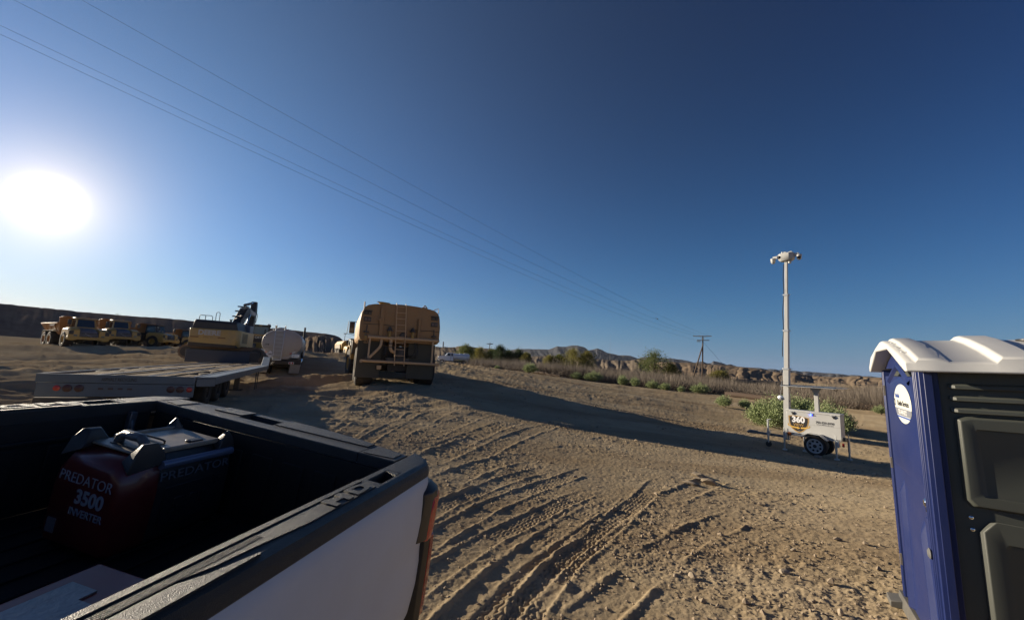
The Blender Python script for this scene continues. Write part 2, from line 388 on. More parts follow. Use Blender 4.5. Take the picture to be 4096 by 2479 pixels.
def dirt_material(name, tan, dark, light, wet=.55):
    m = bpy.data.materials.new(name); m.use_nodes = True; t = m.node_tree; b = t.nodes['Principled BSDF']; tc = N(t, 'ShaderNodeTexCoord')
    def nz(s, d=8.0, ro=.65):
        n = N(t, 'ShaderNodeTexNoise', Scale=s, Detail=d, Roughness=ro); t.links.new(tc.outputs['Object'], n.inputs['Vector']); return n.outputs['Fac']
    def mr(f, a, c, lo=0., hi=1.):
        n = N(t, 'ShaderNodeMapRange'); n.inputs[1].default_value = a; n.inputs[2].default_value = c; n.inputs[3].default_value = lo; n.inputs[4].default_value = hi
        t.links.new(f, n.inputs[0]); return n.outputs[0]
    def mix(f, a, c):
        n = N(t, 'ShaderNodeMix', data_type='RGBA'); t.links.new(f, n.inputs[0])
        for i, q in ((6, a), (7, c)):
            if isinstance(q, tuple): n.inputs[i].default_value = (*q, 1)
            else: t.links.new(q, n.inputs[i])
        return n.outputs[2]
    c = mix(mr(nz(.7), .35, .68), tan, light)
    c = mix(mr(nz(.16), .46, .66, 0, wet), c, dark)                       # damp, reddish patches
    mpg = N(t, 'ShaderNodeMapping'); mpg.inputs['Rotation'].default_value = (0, 0, R(58)); mpg.inputs['Scale'].default_value = (.07, .55, .3); t.links.new(tc.outputs['Object'], mpg.inputs[0])
    ns = N(t, 'ShaderNodeTexNoise', Scale=1.0, Detail=7.0, Roughness=.7); t.links.new(mpg.outputs[0], ns.inputs['Vector'])
    c = mix(mr(ns.outputs['Fac'], .47, .64, 0, wet), c, dark)               # long damp lanes
    c = mix(mr(nz(26), .30, .72, 0, .4), c, tuple(q*.62 for q in tan))    # grit
    c = mix(mr(nz(90, 3.0), .60, .74, 0, .5), c, (.46, .40, .30))          # pale crumbs
    t.links.new(c, b.inputs['Base Color']); b.inputs['Roughness'].default_value = .93; b.inputs['Specular IOR Level'].default_value = 0.0; b.inputs['Diffuse Roughness'].default_value = .5
    bp = N(t, 'ShaderNodeBump', Strength=.55, Distance=.012); t.links.new(nz(48, 6.0, .7), bp.inputs['Height']); t.links.new(bp.outputs[0], b.inputs['Normal'])
    return m
M_dirt = dirt_material('dirt', (.41, .32, .20), (.20, .135, .08), (.475, .385, .26))
ground = link('ground', np_mesh('ground', gv, quads, M_dirt, True)); tag(ground, kind='structure')

# ------------------------------------------------------------------ hills, banks and mountains
def interp_px(pts, x):
    a = np.array(pts, float); return np.interp(x, a[:, 0], a[:, 1])
def ridge(name, crest, d, depth, mat, rows=26, step=3, gully=0., gfreq=.02, back=.6, seed=1, shape=1.0, kd=None, flat=0.0, rough=.25, low=-2.0):
    """a long hill: crest line given by pixels at distance d, slope running `depth` metres towards the viewer"""
    xs = np.arange(crest[0][0], crest[-1][0]+step, step).astype(float); n = len(xs)
    ys = interp_px(crest, xs); dd = interp_px(kd, xs) if kd else np.full(n, float(d))
    top = np.array([W(p, y, q) for p, y, q in zip(xs, ys, dd)]); rr = np.hypot(top[:, 0], top[:, 1]); dirn = top[:, :2]/rr[:, None]
    kf = 1-back*.4; t = np.linspace(0, 1, rows); q = np.minimum(t/kf, 1)[None, :]+np.zeros((n, 1)); q2 = np.maximum((t-kf)/(back*.4), 0)[None, :]
    dist = rr[:, None]-depth*(1-q)+(q2 > 0)*(flat+depth*back*q2)
    bx = dirn[:, :1]*dist; by = dirn[:, 1:]*dist
    g0 = gbase(bx, by) if d < 300 else np.full(bx.shape, float(low))
    s_at = (xs*gfreq)[:, None]+np.zeros((1, rows)); e0 = np.sin(np.pi*np.minimum(1, q*.97))**.7
    wob = fbm(s_at+q*1.5, q*2.2+seed, 3, seed); gl = np.abs(fbm(s_at*2.2+q*.35+wob*.35, q*.15, 3, seed+5, .45)); gl2 = np.abs(fbm(s_at*6.5-q*.5+wob*.8, q*.35, 2, seed+15, .45))
    z = g0+(top[:, 2:]-g0)*q**shape - gully*e0*(np.maximum(0, .30-gl)*2.2+np.maximum(0, .25-gl2)*.9) + rough*fbm(s_at*3.1, q*5., 3, seed+9)*e0
    z = np.where(q > 0, np.maximum(z, g0-.4), g0-.6)
    zb = (top[:, 2:]*(1-q2)+low*q2) if flat == 0 else top[:, 2:]-q2*3
    z = np.where(q2 > 0, zb, z); V = np.stack([bx, by, z], -1).reshape(-1, 3)
    a, b = np.meshgrid(np.arange(n-1), np.arange(rows-1), indexing='ij')
    f = np.stack([a*rows+b, (a+1)*rows+b, (a+1)*rows+b+1, a*rows+b+1], -1).reshape(-1, 4)
    o = link(name, np_mesh(name, V, f, mat, True)); tag(o, kind='structure'); return o
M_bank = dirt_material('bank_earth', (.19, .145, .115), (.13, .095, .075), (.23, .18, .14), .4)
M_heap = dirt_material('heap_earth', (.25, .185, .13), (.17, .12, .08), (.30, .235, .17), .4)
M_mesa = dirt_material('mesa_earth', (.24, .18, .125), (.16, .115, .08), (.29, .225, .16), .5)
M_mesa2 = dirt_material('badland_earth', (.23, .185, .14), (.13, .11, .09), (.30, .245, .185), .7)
M_far = dirt_material('hazed_far_rock', (.09, .095, .11), (.07, .076, .09), (.125, .122, .125), .5)  # blue-grey of distant air is mixed into the rock colour
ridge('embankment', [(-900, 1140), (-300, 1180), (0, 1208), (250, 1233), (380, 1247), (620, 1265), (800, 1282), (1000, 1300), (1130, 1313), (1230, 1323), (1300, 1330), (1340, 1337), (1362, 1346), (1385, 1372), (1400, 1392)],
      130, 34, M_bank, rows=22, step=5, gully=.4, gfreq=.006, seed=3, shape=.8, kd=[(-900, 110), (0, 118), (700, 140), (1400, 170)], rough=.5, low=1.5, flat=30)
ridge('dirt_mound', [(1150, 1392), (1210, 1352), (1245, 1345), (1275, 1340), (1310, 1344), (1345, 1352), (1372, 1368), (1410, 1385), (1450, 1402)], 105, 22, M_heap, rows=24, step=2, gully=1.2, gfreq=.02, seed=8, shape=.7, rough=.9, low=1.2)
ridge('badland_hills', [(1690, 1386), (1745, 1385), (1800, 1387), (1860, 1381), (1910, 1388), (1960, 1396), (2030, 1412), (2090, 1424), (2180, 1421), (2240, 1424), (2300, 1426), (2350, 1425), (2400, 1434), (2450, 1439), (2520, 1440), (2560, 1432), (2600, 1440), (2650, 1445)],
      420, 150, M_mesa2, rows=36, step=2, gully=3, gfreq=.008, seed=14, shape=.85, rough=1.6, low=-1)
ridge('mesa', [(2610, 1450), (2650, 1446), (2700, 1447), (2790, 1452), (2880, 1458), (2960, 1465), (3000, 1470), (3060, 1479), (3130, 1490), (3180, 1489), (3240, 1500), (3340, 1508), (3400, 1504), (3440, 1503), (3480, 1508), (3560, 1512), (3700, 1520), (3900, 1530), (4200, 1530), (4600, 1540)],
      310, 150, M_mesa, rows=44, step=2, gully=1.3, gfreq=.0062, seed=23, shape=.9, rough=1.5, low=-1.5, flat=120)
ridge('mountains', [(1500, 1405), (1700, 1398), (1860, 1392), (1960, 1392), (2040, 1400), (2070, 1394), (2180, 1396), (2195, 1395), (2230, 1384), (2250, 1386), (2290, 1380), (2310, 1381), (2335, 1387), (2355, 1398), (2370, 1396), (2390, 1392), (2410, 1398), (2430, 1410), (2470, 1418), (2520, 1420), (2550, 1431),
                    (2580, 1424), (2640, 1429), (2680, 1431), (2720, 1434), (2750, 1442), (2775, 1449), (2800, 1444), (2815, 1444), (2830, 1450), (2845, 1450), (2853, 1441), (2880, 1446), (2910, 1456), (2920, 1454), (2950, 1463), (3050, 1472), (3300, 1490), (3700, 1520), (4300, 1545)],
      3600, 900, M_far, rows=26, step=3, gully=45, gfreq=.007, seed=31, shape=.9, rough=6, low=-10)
# ------------------------------------------------------------------ materials shared by the vehicles
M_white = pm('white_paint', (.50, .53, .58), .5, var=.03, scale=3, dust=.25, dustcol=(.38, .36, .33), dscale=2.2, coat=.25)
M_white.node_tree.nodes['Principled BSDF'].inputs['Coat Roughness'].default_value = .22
M_cap = pm('textured_black_plastic', (.016, .017, .018), .46, var=.35, scale=30, dust=.22, dustcol=(.10, .085, .065), dscale=7, bump=.7, bscale=380, spec=.6)
M_liner = pm('black_bed_liner', (.006, .006, .0065), .6, var=.4, scale=20, dust=.15, dustcol=(.03, .027, .024), bump=.4, bscale=260)
M_black = pm('black_plastic', (.018, .018, .019), .42, var=.2, scale=12, dust=.12, dustcol=(.12, .1, .08))
M_rubber = pm('tyre_rubber', (.022, .020, .019), .82, var=.25, scale=9, dust=.4, dustcol=(.13, .105, .08), dscale=3, bump=.3, bscale=60, spec=.3)
M_red = pm('red_lens', (.46, .012, .012), .18, var=.1, coat=.5)
M_redlamp = pm('bright_red_lens', (.42, .035, .025), .25, var=.1)
M_steel = pm('galvanised_steel', (.52, .54, .56), .38, metal=.85, var=.14, scale=14, dust=.15)
M_chrome = pm('chrome', (.8, .8, .8), .12, metal=1, var=.04)
M_glass = glass('dark_window_glass')
M_glass2 = glass('pale_window_glass', (.10, .13, .13), .1)
M_gap = pm('shaded_gap_black', (.008, .008, .008), .7, var=.1)  # near-black that paints in the shade of openings, slots and seams

def wheel(name, parent, c, r, w, rim_r, mt, mr, side=1, n=36, lugs=0, axis=(1, 0, 0), dish=.05, holes=0):
    """tyre with tread and a dished rim as its part; side: which way the outer face looks along the axis"""
    ax = Vector(axis)*side; m = MB(); h = w/2
    m.lathe([(rim_r, -h*.92), (r*.90, -h), (r*.965, -h*.86), (r, -h*.62), (r, h*.62), (r*.965, h*.86), (r*.90, h), (r*.78, h*1.02), (rim_r*1.06, h*.97), (rim_r, h*.9)], c, ax, n, False)
    if lugs:
        a = ax.orthogonal().normalized(); b = ax.cross(a)
        for i in range(lugs):
            for sgn in (-1, 1):
                t = 2*math.pi*(i+(.25*sgn))/lugs; d = a*math.cos(t)+b*math.sin(t); tn = ax.cross(d)
                p = Vector(c)+d*(r*.992)+ax*(sgn*h*.42); q = [p+d*e1*r*.022+tn*e2*(math.pi*r/lugs*.42)+tn*e3*sgn*.0+ax*e3*h*.44 for e1 in (-1, 1) for e2, e3 in ((-1, -1), (1, -1), (1, 1), (-1, 1))]
                m.hexa(q)
    o = m.build(name, mt, parent, smooth=40)
    k = MB(); k.lathe([(rim_r*1.03, h*.93), (rim_r*.97, h*.97), (rim_r*.9, h*.88), (rim_r*.84, h*.62-dish), (rim_r*.5, h*.62-dish*.6), (rim_r*.42, h*.72), (rim_r*.2, h*.78), (0, h*.78)], c, ax, n, False)
    a = ax.orthogonal().normalized(); b = ax.cross(a)
    for i in range(8):
        t = 2*math.pi*i/8; p = Vector(c)+(a*math.cos(t)+b*math.sin(t))*rim_r*.33+ax*(h*.74); k.cyl(p, p+ax*.025*r/.4, rim_r*.045, n=6)
    k.build('rim', mr, o, smooth=40)
    if holes:
        q = MB()
        for i in range(holes):
            t = 2*math.pi*(i+.5)/holes; p = Vector(c)+(a*math.cos(t)+b*math.sin(t))*rim_r*.69+ax*(h*.62-dish*.72); q.cyl(p, p+ax*.012, rim_r*.15, n=8)
        q.build('rim_opening', M_gap, o, split=True)  # dark discs on the rim face stand for its shaded slots
        q = MB(); q.cyl(Vector(c)+ax*(h*.5), Vector(c)+ax*(h*.92), rim_r*.24, n=16); q.build('hub_cap', M_black, o)
    return o

# ------------------------------------------------------------------ white pickup truck, seen from beside its cab
pk = thing('pickup_truck', 'white pickup truck with black bed rails, open bed in the foreground', 'pickup truck')
PKM = Matrix(((-0.97090152, -0.20360753, 0.12607225), (0.20171782, -0.97905147, -0.02771523), (0.12907425, -0.00147774, 0.99163383))).to_4x4()
pk.matrix_world = Matrix.Translation((-1.58500813, 2.4486358, 0.12880915)) @ PKM
RT = 1.45
def sgn_pts(p, s): return [(s*x, z) for x, z in p]
def arch(y, yc, r=.50, z0=.42, low=.58): return max(low, z0+math.sqrt(max(0, r*r-(y-yc)**2)))
for s in (-1, 1):
    m = MB(); secs = []
    for y in [-.265, -.25, -.23, -.21, -.19, -.17, -.15, -.13, -.11, -.09, -.07, -.04, 0, .2, .45, .57, .62, .7, .8, .95, 1.1, 1.25, 1.4, 1.5, 1.58, 1.63, 1.8, 2.14]:
        inn = .115*max(0, (-.05-y)/.215)**2.4; lo = arch(y, 1.1, .46, .41)
        pr = [(.985, 1.392), (1.000, 1.375), (1.012, 1.335), (1.022, 1.27), (1.029, 1.18), (1.028, 1.10), (1.022, 1.0), (1.030, max(.92, lo+.03)), (1.034, max(.80, lo+.02)), (1.022, max(.66, lo+.01)), (.995, lo), (.95, lo), (.95, 1.37)]
        secs.append([(s*(x-inn*(.55+.45*min(1, max(0, (z-.95)/.3)))), y, z) for x, z in pr])
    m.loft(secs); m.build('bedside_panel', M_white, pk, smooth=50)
    # black cap along the rail, with a stake pocket near the tail
    c = MB(); ys = [-.235, -.222, -.19, -.14, -.09, -.02]
    full = [(.835, 1.385), (.835, 1.44), (.842, 1.449), (.955, 1.449), (.982, 1.443), (.996, 1.425), (1.003, 1.392), (.997, 1.384)]
    def sec(y, pr): 
        inn = np.interp(y, [-.235, -.222, -.19, -.14, -.09], [.125, .085, .045, .015, 0]); return [(s*(x if x < .9 else max(.86, x-inn)), y, z) for x, z in pr]
    c.loft([sec(y, full) for y in ys+[.13]])
    c.loft([sec(y, [(.835, 1.385), (.835, 1.44), (.842, 1.449), (.868, 1.449), (.872, 1.444), (.872, 1.385)]) for y in (.13, .32)])
    c.loft([sec(y, [(.938, 1.385), (.938, 1.444), (.942, 1.449), (.955, 1.449), (.982, 1.443), (.996, 1.425), (1.003, 1.392), (.997, 1.384)]) for y in (.13, .32)])
    c.loft([sec(y, full) for y in (.32, 1.0, 2.14)])
    c.add([(s*.872, .135, 1.449), (s*.938, .135, 1.449), (s*.938, .175, 1.449), (s*.872, .155, 1.449), (s*.872, .135, 1.40), (s*.938, .135, 1.40), (s*.938, .175, 1.40), (s*.872, .155, 1.40)], [(0, 1, 2, 3), (2, 3, 7, 6), (4, 5, 6, 7)])
    # raised fields on the cap
    P = [(.876, .345), (.945, .375), (.945, .80), (.925, 1.0), (.918, 1.12), (.903, 1.2), (.903, 2.1), (.876, 2.1)]
    c.prism([(s*x, y) for x, y in P], 'z', 1.447, 1.453)
    c.prism([(s*x, y) for x, y in [(.845, .36), (.866, .36), (.866, 2.1), (.845, 2.1)]], 'z', 1.447, 1.455)
    c.prism([(s*x, y) for x, y in [(.912, 1.22), (.934, 1.16), (.958, 1.02), (.965, 1.02), (.965, 2.1), (.912, 2.1)]], 'z', 1.447, 1.4545)
    cap = c.build('rail_cap', M_cap, pk, smooth=30)
    k = MB()
    for i in range(280): k.box(s*.8785, s*.9005, .95+i*.0041, .9520+i*.0041, 1.4525, 1.4540)
    k.build('grip_strip', M_cap, cap)
    text('letters', 'HD', .088, M_cap, cap, (s*.911, .52, 1.4535), (0, -1, 0) if s < 0 else (0, 1, 0), (1, 0, 0) if s < 0 else (-1, 0, 0), bold=.004, ext=.0035, sx=1.9, space=1.25)
    k = MB(); k.box(s*.874, s*.936, .136, .318, 1.30, 1.384); k.build('stake_pocket', M_gap, cap)
    # tail lamp: black housing above a red lens
    h = MB(); pr = [(.975, -.02), (1.03, -.045), (1.052, -.10), (1.052, -.17), (1.03, -.235), (.97, -.29), (.90, -.30), (.90, -.02)]
    def lay(z, g): return [(s*(x+g*(x > .93)), y-(g if y < -.2 else 0), z) for x, y in pr]
    h.loft([[(s*x, y*.9, 1.345) for x, y in [(.95, -.06), (.985, -.07), (1.0, -.11), (1.0, -.17), (.985, -.22), (.95, -.25), (.9, -.26), (.9, -.06)]], lay(1.31, -.006), lay(1.27, 0), lay(1.225, 0)])
    h.loft([[(s*x, y, z) for x, y in pr] for z in (1.225, 1.06)])
    h.loft([[(s*x, y-dy, z) for x, y in [(.98, -.14), (1.03, -.155), (1.046, -.19), (1.03, -.25), (.97, -.30), (.90, -.31), (.90, -.14)]] for z, dy in ((1.06, 0), (.85, .03), (.56, .07))])
    tl = h.build('tail_lamp', M_black, pk, bevel=.004)
    l = MB(); q = [(1.044, -.105), (1.060, -.13), (1.060, -.18), (1.038, -.25), (.97, -.312), (.9, -.32), (.9, -.12), (1.03, -.115)]
    l.loft([[(s*(x-d), y, z) for x, y in q] for z, d in ((1.285, .014), (1.26, .0), (1.10, 0), (1.05, .004))]); l.build('brake_lens', M_red, tl, bevel=.003)
    l = MB(); q = [(1.02, -.20), (1.048, -.205), (1.052, -.24), (1.02, -.29), (.96, -.33), (.9, -.335), (.9, -.20)]
    l.loft([[(s*(x-d), y-dy, z) for x, y in q] for z, d, dy in ((1.045, .004, 0), (.98, 0, .01), (.80, .0, .035), (.58, .006, .065))]); l.build('lower_lens', pm('deep_red_lens', (.26, .010, .016), .15, coat=.6), tl, bevel=.004)
# bed
m = MB(); m.box(-.835, .835, -.03, 2.06, .88, .93)
for i in range(12): m.box(-.74+i*.125, -.68+i*.125, .02, 2.04, .93, .942)
for s in (-1, 1):
    m.prism([(s*.835, .93), (s*.835, 1.384), (s*.95, 1.384), (s*.95, .93)], 'y', 0, 2.06)
    m.box(*sorted((s*.835, s*.815)), .02, 2.04, 1.28, 1.30); m.box(*sorted((s*.835, s*.66)), .72, 1.48, .93, 1.16)
    for y in (.12, .35, .58, 1.6, 1.85): m.box(*sorted((s*.835, s*.826)), y, y+.11, .98, 1.26)
m.box(-.95, .95, 2.06, 2.14, .90, 1.43); m.build('bed_liner', M_liner, pk, bevel=.006)
st = MB(); st.box(.80, .834, .10, .135, 1.02, 1.40); st.tube([(.82, .118, 1.38), (.79, .118, 1.30), (.80, .118, 1.0)], .012); st.build('tie_bracket', pm('dull_aluminium', (.10, .10, .11), .4, metal=.3), pk, bevel=.006)
# tailgate with a bowed black top
tg = MB()
def edge(x): return -.175-.100*(1-(x/.84)**2)
secs = []
for x in np.linspace(-.832, .832, 15): e = edge(x); secs.append([(x, -.03, .92), (x, -.03, 1.40), (x, e+.03, 1.40), (x, e+.022, 1.3), (x, e+.03, 1.1), (x, e+.06, .95), (x, e+.07, .86), (x, -.05, .86)])
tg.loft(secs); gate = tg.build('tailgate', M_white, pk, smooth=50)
k = MB()
def capsec(x, y0, y1): 
    return [(x, y0, 1.395), (x, y0, 1.443), (x, y0-.006, 1.449), (x, y1+.012, 1.449), (x, y1, 1.443), (x, y1-.004, 1.415), (x, y1+.02, 1.39)]
for xa, xb in ((-.828, -.612), (-.606, .045), (.30, .66), (.666, .828)):
    k.loft([capsec(x, -.012, edge(x)) for x in np.linspace(xa, xb, 7)])
k.loft([capsec(x, -.012, -.115) for x in (.045, .30)]); k.loft([[(x, -.21, 1.395), (x, -.21, 1.449), (x, edge(x)+.012, 1.449), (x, edge(x), 1.443), (x, edge(x)+.02, 1.39)] for x in (.045, .17, .30)])
for xa, xb in ((-.59, .04), (.305, .50)): k.prism([(xa, -.135)]+[(x, edge(x)+.012) for x in np.linspace(xa, xb, 6)]+[(xb, -.12)], 'z', 1.446, 1.4545)
k.prism([(-.80, -.05), (-.80, edge(-.8)+.03), (-.63, edge(-.63)+.03), (-.63, -.03)], 'z', 1.447, 1.4525); k.prism([(.80, -.05), (.80, edge(.8)+.03), (.69, edge(.69)+.03), (.69, -.03)], 'z', 1.447, 1.4525)
kc = k.build('tailgate_cap', M_cap, gate, smooth=30)
k = MB(); k.box(.047, .298, -.208, -.117, 1.36, 1.40); k.build('handle_recess', M_gap, gate)
k = MB(); k.box(-.82, .82, -.028, -.011, .93, 1.39)
for i in range(7): k.box(-.72+i*.21, -.58+i*.21, -.011, -.004, 1.0, 1.3)
k.build('inner_panel', M_liner, gate, bevel=.004)
# cab, hood, wheels (beside and behind the viewer)
cb = MB(); cb.loft([[(s*a, y, z) for s, a, z in ((-1, .98, .55), (-1, 1.02, .95), (-1, 1.0, 1.36), (1, 1.0, 1.36), (1, 1.02, .95), (1, .98, .55))] for y in (2.18, 4.45)])
cb.loft([[(s*a, y, z) for s, a, z in ((-1, .96, 1.362), (-1, .78, z1), (1, .78, z1), (1, .96, 1.362))] for y, z1 in ((2.25, 1.5), (2.45, 1.93), (3.0, 1.99), (3.7, 1.96), (4.15, 1.75), (4.62, 1.38))])
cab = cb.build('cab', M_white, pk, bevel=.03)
for s in (-1, 1):
    for y0, y1 in ((2.5, 3.2), (3.32, 4.1)):
        g = MB(); g.hexa([(s*.967, y0, 1.4), (s*.967, y1+.2, 1.4), (s*.958, y1+.2, 1.4), (s*.958, y0, 1.4), (s*.815, y0+.02, 1.87), (s*.815, y1-.12, 1.84), (s*.806, y1-.12, 1.84), (s*.806, y0+.02, 1.87)]); g.build('side_window', M_glass, cab)
    g = MB(); g.hexa([(s*1.06, 4.1, 1.38), (s*1.30, 4.08, 1.38), (s*1.30, 4.2, 1.38), (s*1.06, 4.2, 1.38), (s*1.06, 4.1, 1.66), (s*1.30, 4.08, 1.66), (s*1.30, 4.2, 1.63), (s*1.06, 4.2, 1.63)]); g.cyl((s*.98, 4.15, 1.42), (s*1.08, 4.15, 1.44), .03); g.build('door_mirror', M_black, pk, bevel=.02)
g = MB(); g.hexa([(-.80, 4.14, 1.765), (.80, 4.14, 1.765), (.8, 4.16, 1.755), (-.8, 4.16, 1.755), (-.92, 4.60, 1.40), (.92, 4.60, 1.40), (.92, 4.62, 1.39), (-.92, 4.62, 1.39)]); g.build('windscreen', M_glass, cab)
g = MB(); g.box(-.72, .72, 2.30, 2.34, 1.5, 1.86); g.build('rear_window', M_glass, cab)
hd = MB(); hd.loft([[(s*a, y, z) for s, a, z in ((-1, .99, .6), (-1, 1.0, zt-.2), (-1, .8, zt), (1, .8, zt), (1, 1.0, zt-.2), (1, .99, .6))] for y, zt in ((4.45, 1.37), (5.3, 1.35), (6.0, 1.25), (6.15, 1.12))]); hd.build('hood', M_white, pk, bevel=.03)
hd = MB(); hd.box(-1.0, 1.0, 6.1, 6.3, .5, .8); hd.build('front_bumper', M_chrome, pk, bevel=.04)
hd = MB(); hd.box(-.98, .98, -.48, -.30, .52, .74); hd.build('rear_bumper', M_chrome, pk, bevel=.03)
for s in (-1, 1):
    for y in (1.1, 5.2): wheel('wheel', pk, (s*.88, y, .41), .41, .27, .24, M_rubber, M_chrome, side=s, lugs=30)
hd = MB(); hd.box(-.45, .45, .1, 5.9, .5, .75); hd.cyl((-.8, 1.1, .41), (.8, 1.1, .41), .08); hd.cyl((-.8, 5.2, .41), (.8, 5.2, .41), .07); hd.build('chassis', M_black, pk)

# ------------------------------------------------------------------ generator standing in the bed
def in_bed(name, label, cat, x, y, z, rz=0):
    o = bpy.data.objects.new(name, None); COL.objects.link(o); o.empty_display_size = .2
    o.matrix_world = pk.matrix_world @ Matrix.Translation((x, y, z)) @ Matrix.Rotation(R(rz), 4, 'Z'); return tag(o, label, cat)
gn = in_bed('generator', 'red and black portable inverter generator standing in the pickup bed', 'generator', .305, .34, .943)
M_gred = pm('generator_red', (.105, .006, .007), .32, var=.08, dust=.1, coat=.3)
M_gblk = pm('generator_black', (.02, .02, .021), .38, var=.2, scale=8, dust=.15, dustcol=(.10, .09, .075), dscale=9, bump=.15, bscale=300)
M_gtop = pm('dusty_sunlit_top', (.16, .14, .11), .40, var=.3, scale=9, dust=.85, dustcol=(.44, .37, .27), dscale=8, spec=.8)  # real dust, paled further so the colour carries sunlight on the top
M_grey = pm('grey_lettering', (.30, .32, .36), .5, var=.04)
b = MB()
def gs(y, w, z0, z1): return [(-w+.02, y, z0), (-w, y, z0+.03), (-w-.004, y, z0+.25), (-w+.012, y, z1-.05), (-w+.05, y, z1), (w-.05, y, z1), (w-.012, y, z1-.05), (w+.004, y, z0+.25), (w, y, z0+.03), (w-.02, y, z0)]
b.loft([gs(-.275, .17, .03, .38), gs(-.262, .195, .02, .41), gs(-.24, .20, .015, .425), gs(.12, .20, .015, .43)]); b.build('body', M_gblk, gn, smooth=45)
b = MB(); b.loft([gs(.12, .201, .015, .428), gs(.17, .203, .015, .425), gs(.24, .198, .015, .405), gs(.268, .185, .02, .385), gs(.28, .165, .03, .36)]); red = b.build('end_cover', M_gred, gn, smooth=45)
text('lettering', 'PREDATOR', .062, M_grey, red, (-.005, .2805, .305), (-1, 0, 0), (0, -.06, 1), bold=-.0005, sx=1.0)
text('lettering', '3500', .082, M_grey, red, (-.055, .2835, .235), (-1, 0, 0), (0, 0, 1), bold=.002)
text('lettering', 'INVERTER', .044, M_grey, red, (-.055, .2835, .172), (-1, 0, 0), (0, 0, 1))
text('lettering', 'PREDATOR', .058, pm('dim_lettering', (.11, .115, .13), .4), gn, (-.2065, -.06, .325), (0, -1, 0), (.12, 0, 1), sx=1.25)
l = MB(); l.box(.10, .15, .278, .2825, .06, .12); l.build('warning_label', pm('label_grey', (.14, .14, .15), .5), red)
t = MB(); t.box(-.15, .15, -.22, .20, .425, .438); t.box(-.165, -.15, -.24, .1, .425, .45); t.box(.15, .165, -.24, .1, .425, .45); t.build('top_plate', M_gtop, gn, bevel=.006)
t = MB()
for sx, y0, y1 in ((-1, .10, .27), (1, .10, .27), (-1, -.27, -.16), (1, -.27, -.16)):
    f = 1 if y0 > 0 else -1; yo, yi = (y1, y0) if f > 0 else (y0, y1)
    t.loft([[(sx*.205, yo, .37), (sx*.205, yi, .39), (sx*.15, yi, .425), (sx*.125, yo-.02*f, .41)], [(sx*.196, yo-.02*f, .45), (sx*.196, yi+.02*f, .445), (sx*.15, yi+.03*f, .445), (sx*.135, yo-.04*f, .44)], [(sx*.185, yo-.05*f, .492), (sx*.185, yi+.05*f, .49), (sx*.165, yi+.055*f, .485), (sx*.16, yo-.065*f, .487)]])
t.build('corner_guard', M_gblk, gn, bevel=.005, split=True)
t = MB(); t.box(-.075, .075, .03, .17, .436, .442); t.tube([(-.07, .03, .44), (-.07, .03, .452), (-.05, .03, .455), (.05, .03, .455), (.07, .03, .452), (.07, .03, .44)], .005); t.build('handle_well', M_gblk, gn)
t = MB(); t.tube([(-.08, .13, .435), (-.075, .13, .462), (-.05, .13, .478), (.05, .13, .478), (.075, .13, .462), (.08, .13, .435)], .021, 10); t.build('carry_handle', pm('worn_rubber_grip', (.10, .105, .11), .35, var=.5, scale=40, bump=.5, bscale=90), gn, smooth=60)
t = MB(); t.box(-.13, -.085, -.13, -.06, .436, .449); t.build('fuel_latch', M_black, gn, bevel=.01)
t = MB(); t.tube([(-.205, .13, .385), (-.207, -.24, .385)], .021, 14); t.tube([(.205, .13, .385), (.207, -.24, .385)], .021, 14); t.build('side_bar', pm('blue_grey_bar', (.16, .18, .26), .25, metal=.4), gn, smooth=60, split=True)
t = MB(); t.box(-.209, -.2045, -.2, .08, .09, .27)
for y in (-.17, -.10, -.02): t.box(-.214, -.209, y, y+.05, .14, .21)
t.build('socket_panel', pm('panel_black', (.02, .02, .022), .3), gn, bevel=.004)
t = MB()
for sx in (-.15, .15):
    for y in (-.2, .2): t.cyl((sx, y, 0), (sx, y, .02), .025)
t.build('rubber_foot', M_rubber, gn, split=True)

# ------------------------------------------------------------------ red box with a bright worn lid beside the near rail
rb = in_bed('toolbox', 'long red steel toolbox with a scuffed bare metal lid strip in the pickup bed', 'toolbox', -.375, 1.31, .935, 2)
M_rbox = pm('toolbox_red', (.22, .018, .018), .35, var=.12, dust=.3, dustcol=(.2, .12, .09), coat=.2)
t = MB(); t.prism([(-.13, 0), (-.13, .20), (-.105, .245), (.105, .245), (.13, .20), (.13, 0)], 'y', -.42, .5); t.build('box', M_rbox, rb, bevel=.008)
t = MB(); t.prism([(-.045, .2455), (-.045, .251), (.055, .251), (.055, .2455)], 'y', -.31, .5)
t.prism([(-.1065, .2455), (-.1065, .252), (-.046, .252), (-.046, .2455)], 'y', -.26, .5)
t.build('lid_strip', pm('scuffed_aluminium', (.30, .31, .32), .42, metal=.5, var=.5, scale=16, dust=.3, bump=.4, bscale=60), rb)
t = MB(); t.prism([(-.133, .15), (-.133, .196), (-.108, .242), (-.107, .24), (-.13, .15)], 'y', -.27, .5); t.build('edge_trim', pm('sunlit_red_trim', (.42, .14, .10), .5, var=.25, scale=25), rb)  # paler red paints the lit lower face of the box
# ------------------------------------------------------------------ portable toilet
PZ = gz(3.2, 3.0)
po = thing('portable_toilet', 'blue and dark grey portable toilet with a ribbed white roof', 'portable toilet', (2.829, 2.702, .10), 34.5-180, roll=0)
